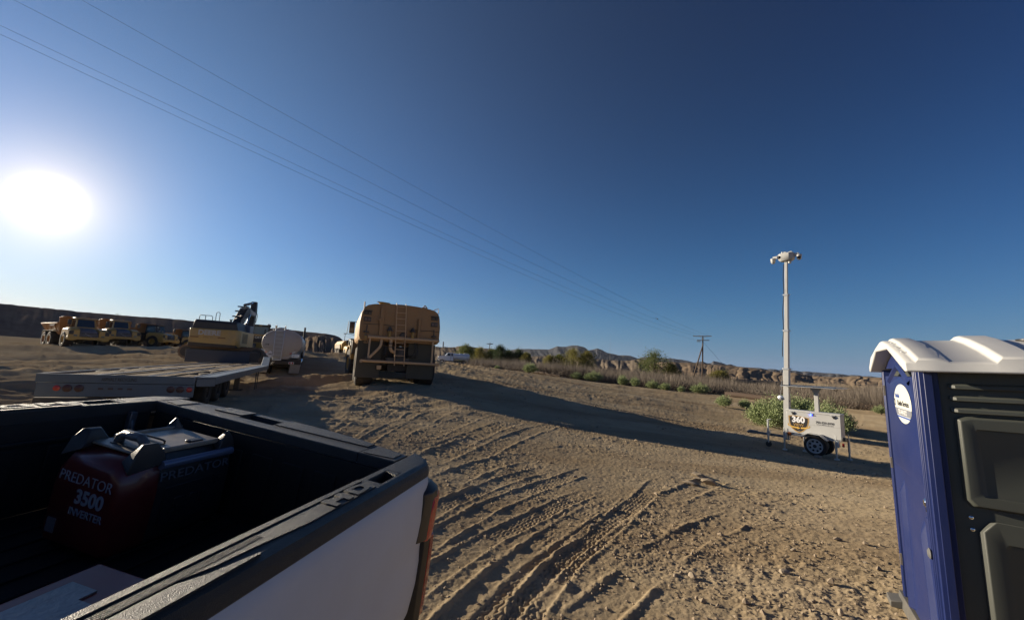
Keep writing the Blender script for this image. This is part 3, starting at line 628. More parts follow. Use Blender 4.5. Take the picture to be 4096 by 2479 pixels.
# local frame: origin at the near corner of the door front; door runs along -y here, so use explicit axes
dv = Vector((math.sin(R(34.5)), math.cos(R(34.5)), 0)); wv = Vector((math.sin(R(124.5+1)), math.cos(R(124.5+1)), 0)); nd = Vector((-math.cos(R(34.5)), math.sin(R(34.5)), 0)); nw = Vector((wv.y, -wv.x, 0))
if nw.y > 0: nw = -nw
tilt = Matrix.Rotation(R(-1.2), 4, 'Y')
po.matrix_world = Matrix.Translation((2.829, 2.702, .10)) @ tilt
DW, SW, EH = 1.28, 1.28, 2.02
M_blue = pm('blue_moulded_plastic', (.009, .020, .100), .40, var=.10, scale=2.5, dust=.12, dustcol=(.10, .10, .16), dscale=4, bump=.05, bscale=300)
M_dgrey = pm('dark_grey_green_plastic', (.060, .066, .057), .5, var=.12, scale=3, dust=.3, dustcol=(.085, .08, .066), dscale=5, bump=.12, bscale=500)
M_roof = pm('white_roof_plastic', (.62, .62, .60), .45, var=.06, scale=4, dust=.25, dustcol=(.48, .46, .42), bump=.06, bscale=300)
def D(a, z, o=0): return dv*a+nd*o+Vector((0, 0, z))           # point on the door front: a along the width from the near corner, o proud of it
def S(a, z, o=0): return wv*a+nw*o+Vector((0, 0, z))           # point on the dark side wall
def slab(m, f, a0, a1, z0, z1, o0, o1, ch=0):
    m.hexa([f(a0, z0, o0), f(a1, z0, o0), f(a1-ch, z0+ch, o1), f(a0+ch, z0+ch, o1), f(a0, z1, o0), f(a1, z1, o0), f(a1-ch, z1-ch, o1), f(a0+ch, z1-ch, o1)])
def relief(m, f, poly, o0, o1, ch=.012):
    """raised or sunken field with sloping sides; poly in (a, z) counter-clockwise"""
    n = len(poly); ca = sum(p[0] for p in poly)/n; cz = sum(p[1] for p in poly)/n
    inn = []
    for a, z in poly:
        d = math.hypot(a-ca, z-cz); inn.append((a-(a-ca)/d*ch*1.4, z-(z-cz)/d*ch*1.4))
    v = [f(a, z, o0) for a, z in poly]+[f(a, z, o1) for a, z in inn]
    m.add(v, [(i, (i+1) % n, n+(i+1) % n, n+i) for i in range(n)]+[tuple(range(n, 2*n))])
# far wall & back: body box as the cabin shell
q0, q1 = D(0, 0), D(DW, 0); back = wv*SW
f2 = dv*DW+Vector((math.sin(R(124.5-1)), math.cos(R(124.5-1)), 0))*SW
m = MB(); pk_z = EH+.14
m.hexa([D(.01, .10, -.03), D(DW-.01, .10, -.03), f2+Vector((0, 0, .1)), back+Vector((0, 0, .1)), D(.01, EH-.02, -.03), D(DW-.01, EH-.02, -.03), f2+Vector((0, 0, EH-.02)), back+Vector((0, 0, EH-.02))])
body = m.build('cabin_wall', M_dgrey, po)
w = MB()
for i in range(3):
    z = EH-.10-i*.075; w.hexa([S(.10, z-.035, .0), S(SW, z-.035, .0), S(SW, z-.035, .028), S(.13, z-.035, .028), S(.10, z, .0), S(SW, z, .0), S(SW, z-.008, .02), S(.13, z-.008, .02)])
w.build('vent_louvre', M_dgrey, body, bevel=.006)
w = MB()
po1 = [(.185, 1.17), (SW, 1.12), (SW, 1.70), (.175, 1.69)]
# raised surround of the upper panel with a sunken field
def ring(m, f, outer, inner, o, drop):
    n = len(outer); v = [f(a, z, 0) for a, z in outer]+[f(a+(.02 if a < .5 else 0), z+(.012 if z < 1.4 else -.012), o) for a, z in outer]+[f(a, z, o) for a, z in inner]+[f(a+(.02 if a < .5 else 0), z, o-drop) for a, z in inner]
    fs = []
    for k in range(3): fs += [(k*n+i, k*n+(i+1) % n, (k+1)*n+(i+1) % n, (k+1)*n+i) for i in range(n)]
    fs.append(tuple(range(3*n, 4*n))); m.add(v, fs)
ring(w, S, [(.115, 1.20), (.145, 1.165), (SW, 1.14), (SW, 1.715), (.16, 1.715), (.115, 1.70)], [(.19, 1.255), (.205, 1.235), (SW-.02, 1.21), (SW-.02, 1.62), (.205, 1.64), (.19, 1.62)], .026, .012)
w.build('upper_panel', M_dgrey, body, bevel=.008, seg=3)
w = MB()
ring(w, S, [(.16, 1.02), (.215, 1.09), (SW, 1.05), (SW, .02), (.18, .10), (.16, .26)][::-1], [(.255, .95), (.275, .98), (SW-.02, .96), (SW-.02, .15), (.265, .33), (.25, .36)][::-1], .020, .012)
w.build('lower_panel', M_dgrey, body, bevel=.008, seg=3)
w = MB()
for z in (1.10, 1.03): w.lathe([(.011, 0), (.011, .003), (.007, .006), (0, .007)], S(.135, z, .001), nw, 12)
w.build('rivet', M_chrome, body, split=True)
# blue front: frame and door
m = MB(); slab(m, D, -.012, .135, .06, EH, -.06, .030, .012); slab(m, D, DW-.09, DW+.012, .06, EH, -.06, .030, .012)
m.add([D(.0, EH, -.06), D(DW, EH, -.06), D(DW/2, EH+.16, -.06), D(.0, EH, .015), D(DW, EH, .015), D(DW/2, EH+.16, .015)], [(0, 1, 4, 3), (1, 2, 5, 4), (2, 0, 3, 5), (0, 2, 1), (3, 4, 5)])
for a in (.03, .075, .11): slab(m, D, a, a+.014, .08, EH-.02, .028, .040, .004)
slab(m, D, DW-.07, DW-.055, .08, EH-.02, .028, .036, .004)
# corner return covering the edge of the dark wall
m.hexa([S(-.004, .06, -.02), S(.03, .06, -.02), S(.03, .06, .030), S(-.012, .06, .030), S(-.004, EH, -.02), S(.03, EH, -.02), S(.03, EH, .030), S(-.012, EH, .030)])
m.build('door_frame', M_blue, po, bevel=.005)
m = MB(); slab(m, D, .142, DW-.098, .10, EH-.06, -.05, .020, .006); door = m.build('door', M_blue, po, bevel=.004)
m = MB()
relief(m, D, [(.20, 1.20), (DW-.16, 1.20), (DW-.15, 1.72), (DW-.30, 1.90), (DW/2, 1.955), (.32, 1.90), (.19, 1.72)], .019, .030, .03)
m.add([D(a, z, o) for a, z, o in ((.30, 1.93, .02), (DW/2, 2.075, .02), (DW/2, 2.045, .045), (.32, 1.905, .04), (DW-.22, 1.94, .02), (DW-.24, 1.912, .04), (DW/2, 2.02, .02), (.34, 1.885, .02), (DW-.27, 1.89, .02))], [(0, 1, 2, 3), (1, 4, 5, 2), (3, 2, 6, 7), (2, 5, 8, 6)])
for a0, a1, zt, b0, b1 in ((.30, .36, .95, .22, .30), (.82, .90, 1.12, .88, .98)):   # swelling diagonal ribs of the moulding
    m.add([D(a0, zt, .02), D(a1, zt, .02), D(b1, .12, .02), D(b0, .12, .02), D((a0+a1)/2, zt-.1, .052), D((b0+b1)/2, .12, .058)], [(0, 1, 4), (1, 2, 5, 4), (2, 3, 5), (3, 0, 4, 5)])
m.add([D(.40, 1.25, .02), D(.50, 1.25, .02), D(.66, .80, .02), D(.58, .75, .02), D(.46, 1.2, .006), D(.62, .8, .006)], [(0, 1, 4), (1, 2, 5, 4), (2, 3, 5), (3, 0, 4, 5)])
m.build('door_relief', M_blue, door, bevel=.012, seg=3, smooth=60)
m = MB(); relief(m, D, [(.165, 1.02), (.275, 1.04), (.275, 1.155), (.165, 1.175)], .019, .004); m.build('latch_recess', M_gap, door)
m = MB(); m.lathe([(.03, 0), (.03, .012), (.02, .02), (0, .021)], D(.215, 1.10, .012), nd, 16); m.box(-.004, .004, -.004, .004, -.02, .02, Matrix.Translation(D(.215, 1.06, .02))); m.build('latch', M_chrome, door)
m = MB(); slab(m, D, .20, .255, .905, 1.0, .019, .025); m.build('coin_plate', M_blue, door, bevel=.003)
m = MB(); m.lathe([(.032, 0), (.034, .006), (.02, .014), (0, .015)], D(.128, .80, .041), nd, 18); m.build('status_dial', pm('worn_grey_dial', (.12, .12, .12), .5, var=.4, scale=40), po)
m = MB()
for z in (1.78, 1.15, .35): slab(m, D, DW-.102, DW-.088, z, z+.09, .028, .040)
m.build('hinge', pm('brass_hinge', (.42, .36, .24), .4, metal=.6), po, split=True)
m = MB()
for i in range(8): m.lathe([(.006, 0), (.006, .003), (0, .005)], D(DW-.03, .2+i*.25, .031), nd, 8)
m.build('frame_rivet', M_chrome, po, split=True)
# round decal on the door
rv = -dv; uv = Vector((0, 0, 1))
cx, cz, ra, rz_ = .545, 1.745, .275, .150
m = MB(); pts = [(cx+ra*math.cos(t), cz+rz_*math.sin(t)) for t in np.linspace(0, 2*math.pi, 49)[:-1]]
m.add([D(a, z, .0315) for a, z in pts], [tuple(range(48))]); dec = m.build('decal', pm('decal_white', (.60, .61, .56), .5, var=.03), door)
def band(z0, z1, mat, o):
    k = MB(); h0 = ra*math.sqrt(max(0, 1-((z0-cz)/rz_)**2)); h1 = ra*math.sqrt(max(0, 1-((z1-cz)/rz_)**2))
    k.add([D(cx-h0, z0, o), D(cx+h0, z0, o), D(cx+h1, z1, o), D(cx-h1, z1, o)], [(0, 1, 2, 3)]); k.build('decal_band', mat, dec)
M_ink = pm('dark_ink', (.03, .03, .035), .5, var=.02); M_binking = pm('blue_ink', (.05, .10, .35), .5, var=.02)
band(1.652, 1.705, pm('band_grey', (.20, .21, .24), .5, var=.02), .0325); band(1.634, 1.647, M_binking, .0325)
text('decal_lettering', 'Reliable', .044, M_binking, dec, D(.69, 1.800, .0325), rv, uv)
text('decal_lettering', 'Onsite Services', .056, M_ink, dec, D(.530, 1.745, .0325), rv, uv, bold=.0006, ext=.0008, sx=1.04)
m = MB(); m.add([D(.798+.020*math.cos(t)*k, 1.747+.028*math.sin(t)*k, .0328) for k in (1, .68) for t in np.linspace(0, 2*math.pi, 25)[:-1]], [(i, (i+1) % 24, 24+(i+1) % 24, 24+i) for i in range(24)]); m.build('decal_ring', M_ink, dec)
text('decal_lettering', '702-546-5212', .047, pm('decal_pale_ink', (.75, .75, .72), .5), dec, D(.565, 1.678, .0332), rv, uv, bold=.001, ext=.0008, sx=1.05)
# white roof: barrel shape with ribs, overhanging
rf = MB(); secs = []
nx = wv*.0+Vector((math.sin(R(124.5)), math.cos(R(124.5)), 0))
def roofsec(b, lift, wid):
    o = nx*b; pr = []
    for a, z in ((-.13, -.065), (-.105, .0), (.14, .078), (.40, .145), (.60, .182), (DW-.60, .182), (DW-.40, .145), (DW-.14, .078), (DW-.03, .0), (DW-.015, -.065)): pr.append(dv*(DW/2+(a-DW/2)*wid)+o+Vector((0, 0, EH+.035+z+lift*(1 if -.02 < z else 0))))
    for a, z in ((DW-.03, -.062), (DW-.40, .11), (.40, .11), (-.10, -.062)): pr.append(dv*(DW/2+(a-DW/2)*wid)+o+Vector((0, 0, EH+.03+z)))
    return pr
wd_ = lambda b: 1
for b, l in ((-.115, -.012), (-.10, 0), (-.06, 0), (-.045, .022), (.055, .022), (.10, .0), (.30, 0), (.325, .034), (.47, .034), (.50, 0), (.70, 0), (.725, .034), (.87, .034), (.90, 0), (1.15, 0), (1.32, 0), (1.36, -.012)): secs.append(roofsec(b, l, wd_(b)))
rf.loft(secs); roof = rf.build('roof', M_roof, po, bevel=.010, seg=3, smooth=50)
m = MB(); 
for a, z in ((.10, .072), (.25, .112), (.40, .152)): m.lathe([(.012, 0), (.012, .003), (0, .004)], dv*a-nx*.08+Vector((0, 0, EH+.036+z)), (0, 0, 1), 12)
m.build('roof_bolt', M_steel, roof, split=True)
m = MB(); m.cyl(dv*(DW/2-.1)+nx*.66+Vector((0, 0, EH+.15)), dv*(DW/2-.1)+nx*.66+Vector((0, 0, EH+.205)), .05, n=20); m.cyl(dv*(DW/2-.1)+nx*.66+Vector((0, 0, EH+.205)), dv*(DW/2-.1)+nx*.66+Vector((0, 0, EH+.218)), .07, n=20); m.build('vent_pipe', M_black, roof)
m = MB(); m.hexa([D(-.02, -.02, .02), D(DW+.05, -.02, .06), f2+Vector((0, 0, -.02)), back+Vector((0, 0, -.02)), D(-.02, .09, .02), D(DW+.05, .09, .05), f2+Vector((0, 0, .09)), back+Vector((0, 0, .09))])
m.hexa([D(DW-.08, -.02, .02), D(DW+.09, -.02, .02), D(DW+.09, -.02, .13), D(DW-.08, -.02, .13), D(DW-.08, .05, .02), D(DW+.09, .05, .02), D(DW+.09, .03, .13), D(DW-.08, .03, .13)])
m.build('skid_base', pm('grey_skid', (.09, .09, .085), .6, dust=.4), po, bevel=.006)
# ------------------------------------------------------------------ surveillance trailer with a camera mast
tr = thing('surveillance_trailer', 'white surveillance trailer with a tall camera mast, solar panel and 360 VIEW shield decal', 'trailer', (10.523, 13.875, gz(10.5, 13.9)), 145)
M_tw = pm('trailer_white', (.43, .435, .43), .38, var=.04, scale=4, dust=.18, dustcol=(.33, .30, .25), dscale=2.5)
XS = 0.0                                   # near side of the box is the plane x = 0, far side x = -.42
b = MB(); side = [(-.92, .64), (-.50, .63), (-.40, .56), (-.25, .70), (.12, .69), (.27, .60), (.63, .60), (.63, 1.36), (-.92, 1.36)]
b.prism(side, 'x', -.36, XS); box = b.build('equipment_box', M_tw, tr, bevel=.008)
b = MB(); b.prism([(-.93, 1.362), (.64, 1.362), (.64, 1.43), (-.93, 1.43)], 'x', -.37, XS+.012); b.build('lid', M_tw, box, bevel=.01)
b = MB(); b.box(XS, XS+.003, -.91, .62, .975, .983); b.build('panel_seam', pm('seam_grey', (.3, .3, .29), .6), box)
for y in (-.73, -.17, .44):
    b = MB(); b.box(XS+.010, XS+.016, y-.075, y+.065, 1.335, 1.372); b.build('hinge_plate', M_steel, box, bevel=.002)
    if y != -.17:
        b = MB(); b.box(XS+.014, XS+.05, y-.02, y+.055, 1.30, 1.35); b.box(XS+.014, XS+.035, y-.005, y+.04, 1.26, 1.30); b.build('padlock', M_black, box, bevel=.006)
b = MB(); b.lathe([(.03, 0), (.03, .02), (.018, .04), (0, .045)], (XS+.005, -.18, 1.315), (1, 0, 0), 14); b.build('blue_lamp', emit('blue_light', (.03, .06, 1.0), 9.0), box)
b = MB(); b.box(XS+.004, XS+.03, -.15, -.085, 1.297, 1.32); b.build('lamp_bracket', M_black, box)
# shield decal
M_gold = pm('gold_ink', (.36, .22, .07), .5, var=.2, scale=6); M_dk = pm('decal_black', (.012, .012, .014), .45, var=.05); M_brown = pm('decal_brown', (.20, .10, .045), .5)
def shield(k, dy=0): return [(-.56+(y+.56)*k, 1.0+(z-1.0)*k) for y, z in [(-.865, 1.215), (-.71, 1.235), (-.55, 1.228), (-.40, 1.215), (-.245, 1.195), (-.25, 1.05), (-.28, .93), (-.34, .81), (-.43, .72), (-.56, .645), (-.69, .71), (-.78, .79), (-.835, .91), (-.86, 1.05)]]
def flat(name, poly, mat, o, par): 
    m = MB(); m.add([(XS+o, y, z) for y, z in poly], [tuple(range(len(poly)))]); return m.build(name, mat, par)
sh = flat('shield_decal', shield(1), M_gold, .0035, box); flat('shield_field', shield(.89), M_dk, .005, sh)
def ell(a0, a1, rx, rz, rx2, rz2, n=26): 
    t = np.linspace(a0, a1, n); return [(-.56+rx*math.cos(q), .905+rz*math.sin(q)) for q in t], [(-.56+rx2*math.cos(q), .915+rz2*math.sin(q)) for q in t]
for a0, a1, nm in ((math.pi*.86, math.pi*1.46, 'swoosh'), (math.pi*1.56, math.pi*2.14, 'swoosh')):
    p, q = ell(a0, a1, .335, .105, .315, .062); m = MB(); m.add([(XS+.0062, y, z) for y, z in p+q], [(i, i+1, 26+i+1, 26+i) for i in range(25)]); m.build(nm, pm('bright_gold', (.55, .33, .06), .45), sh)
flat('arrow', [(-.60, .865), (-.60, .775), (-.515, .82)], pm('arrow_gold', (.6, .36, .06), .45), .0066, sh)
rt_, up_ = (0, 1, 0), (0, 0, 1)
text('decal_number', '360', .265, pm('decal_pale', (.72, .72, .74), .45), sh, (XS+.0065, -.565, 1.095), rt_, up_, bold=.012, ext=.0006, sx=.98)
text('decal_word', 'VIEW', .125, M_gold, sh, (XS+.0065, -.565, .925), rt_, up_, bold=.002, ext=.0006, sx=1.05)
text('decal_word', 'LLC', .04, pm('decal_pale2', (.6, .6, .6), .45), sh, (XS+.0065, -.565, .715), rt_, up_, ext=.0004)
text('phone_number', '702-929-0390', .098, pm('grey_ink', (.05, .05, .055), .5), box, (XS+.0035, .205, 1.085), rt_, up_, bold=.0035, ext=.0006, sx=.93)
text('web_address', 'www.360viewlv.com', .058, pm('grey_ink2', (.10, .10, .11), .5), box, (XS+.0035, .20, 1.02), rt_, up_, ext=.0005, sx=.98)
M_rimw = pm('rim_white', (.46, .47, .48), .4, var=.1, dust=.3)
# fender, wheels, legs, tongue
for s, x0, x1 in ((1, .002, .24), (-1, -.60, -.362)):
    f = MB(); f.prism([(-.43, .555), (-.415, .56), (-.235, .715), (.115, .705), (.30, .545), (.29, .53), (.105, .685), (-.225, .695)], 'x', x0, x1); f.build('fender', M_tw, tr, bevel=.004)
    wheel('wheel', tr, (.13 if s > 0 else -.49, -.05, .315),   .325, .19, .225, M_rubber, M_rimw, side=s, n=40, dish=.035, holes=8)
f = MB(); f.cyl((-.5, -.05, .30), (.13, -.05, .30), .035); f.box(-.34, -.02, -.9, .6, .54, .60); f.build('axle', M_steel, tr)
f = MB(); f.lathe([(.028, 0), (.028, .012), (.018, .022), (0, .024)], (.245, -.40, .54), (1, 0, 0), 12); f.build('side_marker', M_redlamp, tr)
f = MB(); f.box(-.02, .03, .64, .70, .40, .51); f.build('tail_lamp', M_red, tr, bevel=.01)
f = MB(); f.box(-.05, .05, .655, .80, .58, .70); f.build('rear_socket', M_black, tr, bevel=.012)
def leg(x, y, z1, arm=True):
    g = gz(10.523+math.cos(R(145))*x+math.sin(R(145))*y, 13.875-math.sin(R(145))*x+math.cos(R(145))*y)-tr.location.z
    f = MB(); f.cyl((x, y, g+.22), (x, y, z1), .034, n=14); f.cyl((x, y, g+.02), (x, y, g+.24), .026, n=12); f.cyl((x, y, g-.02), (x, y, g+.02), .075, n=14); f.cyl((x, y, z1), (x, y, z1+.14), .014, n=8)
    lg = f.build('stabiliser_leg', M_steel, tr)
    if arm:
        f = MB(); f.box(x-.06, x+.045, y+.035, y+.09, z1-.24, z1-.02); f.build('leg_clamp', M_steel, lg, bevel=.006)
leg(.16, .52, .62); leg(.05, -1.0, .64); leg(-.62, -.62, .60, False); leg(-.55, .66, .62, False)
f = MB(); f.box(-.20, -.10, -2.0, -.9, .40, .48); f.box(-.23, -.07, -2.25, -2.0, .39, .50); f.cyl((-.15, -2.25, .46), (-.15, -2.33, .40), .045); f.build('tongue', pm('blue_grey_steel', (.10, .12, .14), .5, metal=.3, dust=.3), tr, bevel=.008)
f = MB(); f.cyl((-.02, -1.55, .16), (-.02, -1.55, .98), .034); f.cyl((-.02, -1.55, .98), (-.02, -1.45, 1.0), .012); f.box(-.14, -.02, -1.60, -1.50, .44, .56); f.build('tongue_jack', M_steel, tr)
f = MB(); f.lathe([(.095, -.03), (.1, -.02), (.1, .02), (.095, .03)], (-.02, -1.55, .11), (.8, .4, 0), 18); f.build('jockey_wheel', M_black, tr)
f = MB(); f.box(-.02, .035, -.90, -.80, .52, .63); f.build('front_marker', pm('amber_lens', (.45, .12, .02), .3), tr, bevel=.008)
# solar panel on a post
f = MB(); f.box(-.20, -.10, -.10, .02, 1.43, 2.05); f.prism([(-.10, 2.05), (.02, 2.05), (.13, 2.22), (-.22, 2.22)], 'x', -.19, -.11); post = f.build('panel_post', M_tw, tr, bevel=.006)
f = MB(); f.box(-.75, .42, -.92, .66, 2.235, 2.27); f.build('panel_frame', M_steel, tr, bevel=.004)
f = MB(); f.box(-.78, .45, -.95, .70, 2.272, 2.285); f.build('solar_panel', pm('solar_glass', (.015, .018, .03), .12, var=.05, coat=.5), tr, bevel=.003)
f = MB(); f.tube([(.2, .55, 2.235), (.2, .62, 2.16), (.2, .66, 2.23)], .014); f.build('panel_cable', M_black, tr)
# telescopic mast, leaning very slightly
mast_dir = Vector((0, .036, 1)).normalized()
def mp(h): return Vector((-.10, -.985, 0))+mast_dir*h
def mseg(name, z0, z1, w, par, mat=M_tw):
    f = MB(); secs = []
    for h in (z0, z1): p = mp(h); secs.append([p+Vector((sx*w, sy*w, 0)) for sx, sy in ((-1, -1), (1, -1), (1, 1), (-1, 1))])
    f.loft(secs); return f.build(name, mat, par, bevel=.008)
m0 = mseg('mast_section', .35, 2.86, .085, tr); m1 = mseg('mast_section', 2.86, 4.25, .070, tr); m2 = mseg('mast_section', 4.25, 5.58, .058, tr); m3 = mseg('mast_section', 5.58, 6.85, .046, tr)
for h, w, p in ((2.86, .105, m0), (4.25, .092, m1), (5.58, .08, m2)):
    mseg('mast_collar', h-.035, h+.02, w, p, M_steel)
    f = MB(); q = mp(h); f.tube([q+Vector((.02, -w-.05, .02)), q+Vector((.02, w+.06, -.005))], .012); f.build('pulley_bracket', M_steel, p)
f = MB(); q = mp(1.80); f.lathe([(.08, -.05), (.095, -.04), (.095, .04), (.08, .05)], q+Vector((.05, -.17, 0)), (1, 0, 0), 20); f.cyl(q+Vector((.1, -.17, 0)), q+Vector((.14, -.17, 0)), .03); f.build('winch', M_steel, tr)
f = MB(); f.tube([q+Vector((.05, -.07, -.06)), q+Vector((.05, .10, -.1))], .016); f.build('winch_strap', M_black, tr)
f = MB(); f.tube([mp(1.85)+Vector((.04, -.20, 0)), mp(2.84)+Vector((.04, -.10, 0))], .006, 6); f.build('winch_rope', M_steel, tr)
f = MB(); pts = [mp(h)+Vector((.02, -.06-.05*(1.0-(h-2.9)/4.0)-.03*math.sin((h-2.9)*2.3)**2, 0)) for h in np.linspace(3.3, 6.75, 26)]; f.tube(pts, .014, 6); f.build('mast_cable', M_black, tr)
f = MB(); f.tube([mp(4.2)+Vector((0, .09, 0)), mp(5.6)+Vector((0, .09, 0))], .005, 5); f.build('lift_cable', M_steel, tr)
# camera head
hz = 6.85; hp = mp(hz)
f = MB(); f.loft([[hp+Vector((x*k, y*k, z)) for x, y in ((-.20, -.13), (-.08, -.24), (.10, -.24), (.20, -.13), (.20, .16), (.10, .28), (-.08, .28), (-.20, .16))] for z, k in ((.0, .72), (.07, .95), (.25, 1.0), (.29, .92))])
hd_ = f.build('camera_housing', M_tw, tr, bevel=.01)
f = MB(); f.cyl(hp+Vector((-.05, -.14, .29)), hp+Vector((-.05, -.14, .40)), .03); f.build('antenna', M_tw, hd_)
f = MB(); f.box(hp.x-.05, hp.x+.05, hp.y-.06, hp.y+.02, hz+.29, hz+.36); f.tube([hp+Vector((0, .06, .32)), hp+Vector((0, .18, .35)), hp+Vector((0, .22, .30))], .022); f.build('beacon_bracket', M_tw, hd_, bevel=.01)
def dome(yo, arm, zo=.0):
    f = MB(); y0 = hp.y+(.26 if yo > 0 else -.22); y1 = hp.y+yo; f.loft([[(hp.x-.05, y0, hz+.12), (hp.x+.05, y0, hz+.12), (hp.x+.05, y0, hz+.25), (hp.x-.05, y0, hz+.25)], [(hp.x-.035, y1, hz+.19), (hp.x+.035, y1, hz+.19), (hp.x+.035, y1, hz+.25), (hp.x-.035, y1, hz+.25)]]); a = f.build('camera_arm', M_tw, tr, bevel=.012)
    f = MB(); f.lathe([(.03, 0), (.075, -.01), (.09, -.03), (.09, -.07), (.08, -.075), (.078, -.14), (.06, -.19), (.03, -.215), (0, -.22)], (hp.x, y1, hz+.19), (0, 0, 1), 20); c = f.build('dome_camera', M_tw, a, smooth=60)
    return c
c1 = dome(-.44, 1); c2 = dome(.42, 1)
for y, zz in ((.42, .06),):
    f = MB(); f.lathe([(.062, 0), (.062, .03), (.03, .05), (0, .055)], (hp.x+.035, hp.y+y+.01, hz+zz), (1, .25, -.1), 18); f.build('camera_lens', pm('lens_black', (.005, .005, .006), .08, coat=1), c2)
f = MB(); f.lathe([(.062, 0), (.062, .02), (.045, .05), (.02, .055), (0, .056)], hp+Vector((.165, -.17, .15)), (.85, -.55, 0), 18); f.build('camera_lens', pm('lens_black2', (.006, .006, .007), .08, coat=1), hd_)
f = MB(); f.lathe([(.05, 0), (.055, -.05), (.045, -.10), (0, -.12)], hp+Vector((.02, .12, .0)), (0, 0, 1), 16); f.build('floodlight', M_tw, hd_)

# ------------------------------------------------------------------ flatbed trailer
FB = W(783, 1510, 8.25); faz = -26.0
fb = thing('flatbed_trailer', 'grey steel flatbed trailer with a worn timber deck parked behind the pickup', 'trailer', tuple(FB), faz)
M_fgrey = pm('weathered_grey_paint', (.085, .115, .14), .48, var=.25, scale=5, dust=.25, dustcol=(.15, .13, .11), dscale=3, bump=.1, bscale=60)
M_fdark = pm('dark_frame_steel', (.03, .03, .03), .6, var=.25, dust=.4, dustcol=(.14, .115, .09))
M_wood = bpy.data.materials.new('worn_deck_timber'); M_wood.use_nodes = True
def _wood(m, c0, c1):
    t = m.node_tree; bb = t.nodes['Principled BSDF']; tc = N(t, 'ShaderNodeTexCoord'); mp_ = N(t, 'ShaderNodeMapping'); mp_.inputs['Scale'].default_value = (9, .5, 9); t.links.new(tc.outputs['Object'], mp_.inputs[0])
    nz = N(t, 'ShaderNodeTexNoise', Scale=3.0, Detail=9.0, Roughness=.75); t.links.new(mp_.outputs[0], nz.inputs['Vector']); mr = N(t, 'ShaderNodeMapRange'); mr.inputs[1].default_value = .36; mr.inputs[2].default_value = .66; t.links.new(nz.outputs['Fac'], mr.inputs[0])
    mx = N(t, 'ShaderNodeMix', data_type='RGBA'); mx.inputs[6].default_value = (*c0, 1); mx.inputs[7].default_value = (*c1, 1); t.links.new(mr.outputs[0], mx.inputs[0]); t.links.new(mx.outputs[2], bb.inputs['Base Color']); bb.inputs['Roughness'].default_value = .92; bb.inputs['Specular IOR Level'].default_value = .08
    bp = N(t, 'ShaderNodeBump', Strength=.8, Distance=.02); t.links.new(nz.outputs['Fac'], bp.inputs['Height']); t.links.new(bp.outputs[0], bb.inputs['Normal'])
_wood(M_wood, (.085, .062, .042), (.27, .21, .145))
rng = random.Random(4); DL = 15.3
x = -2.24; k = 0
deck = MB()
while x < -.06:
    w_ = .215 if x+.215 < -.05 else -.05-x
    y = .06
    while y < DL:
        l_ = min(rng.uniform(3.2, 5.2), DL-y)
        if DL-y-l_ < .8: l_ = DL-y
        tz = rng.uniform(-.028, .004); t2 = tz+rng.uniform(-.012, .012)
        deck.hexa([(x+.006, y+.01, -.06), (x+w_-.006, y+.01, -.06), (x+w_-.006, y+l_-.01, -.06), (x+.006, y+l_-.01, -.06), (x+.006, y+.01, tz), (x+w_-.006, y+.01, tz+rng.uniform(-.006, .006)), (x+w_-.006, y+l_-.01, t2), (x+.006, y+l_-.01, t2)])
        y += l_
    x += w_
deck.build('timber_deck', M_wood, fb, bevel=.006, seg=1)
for xx in (-2.30, -1.56, -.80, -.05):
    q = MB(); q.box(xx, xx+.05, .03, DL, -.07, .018 if xx in (-2.30, -.05) else .010); q.build('deck_rail', pm('bare_rail_steel', (.28, .26, .23), .38, metal=.35, var=.25, scale=6), fb, bevel=.003)
q = MB(); q.box(-2.32, .0, -.03, .03, -.145, .012); q.box(-2.30, .0, -.02, .03, -.40, -.15); rear = q.build('rear_beam', M_fgrey, fb, bevel=.008)
for xx in (-.07, -2.02):
    q = MB(); q.lathe([(.05, 0), (.05, .012), (.03, .02), (0, .021)], (xx, -.02, -.245), (0, -1, 0), 18); q.build('clearance_lamp', M_redlamp, rear)
for xx in (-.22, -.37, -1.88, -1.72):
    q = MB(); q.lathe([(.066, 0), (.066, .012), (.05, .018), (0, .019)], (xx, -.02, -.245), (0, -1, 0), 18); q.build('brake_lamp', pm('dull_red_lens', (.05, .012, .013), .35), rear)
for xx in (-1.42, -1.28, -1.14, -1.0):
    q = MB(); q.box(xx-.035, xx+.035, -.028, -.02, -.265, -.23); q.build('marker_lamp', pm('dark_marker', (.05, .025, .025), .4), rear)
text('faded_stencil', 'ASPHALT RECYCLING', .085, pm('faded_brown_ink', (.035, .028, .02), .6), rear, (-1.17, -.0315, -.075), (1, 0, 0), (0, 0, 1), bold=.002, ext=.0008, sx=.62)
q = MB(); q.prism([(.012, .05), (.29, .30), (.29, 11.8), (.012, 11.8)], 'z', -.03, .008); q.prism([(.012, .05), (.29, .30), (.29, .33), (.04, .10)], 'z', -.19, -.032); q.box(.27, .29, .33, 4.9, -.16, -.032); q.box(.27, .29, 5.0, 11.8, -.16, -.032)
q.build('outrigger', M_fgrey, fb, bevel=.006)
q = MB(); q.hexa([(-.02, 11.9, -.16), (.29, 11.9, -.16), (.10, 14.6, .22), (-.21, 14.6, .22), (-.02, 11.9, .0), (.29, 11.9, .0), (.10, 14.6, .39), (-.21, 14.6, .39)]); q.build('side_ramp_rail', M_fgrey, fb, bevel=.008)
for y in (12.6, 13.4):
    q = MB(); q.cyl((.29, y, .02), (.38, y+.15, .18), .02); q.build('stake', pm('pale_stake', (.5, .42, .25), .5), fb)
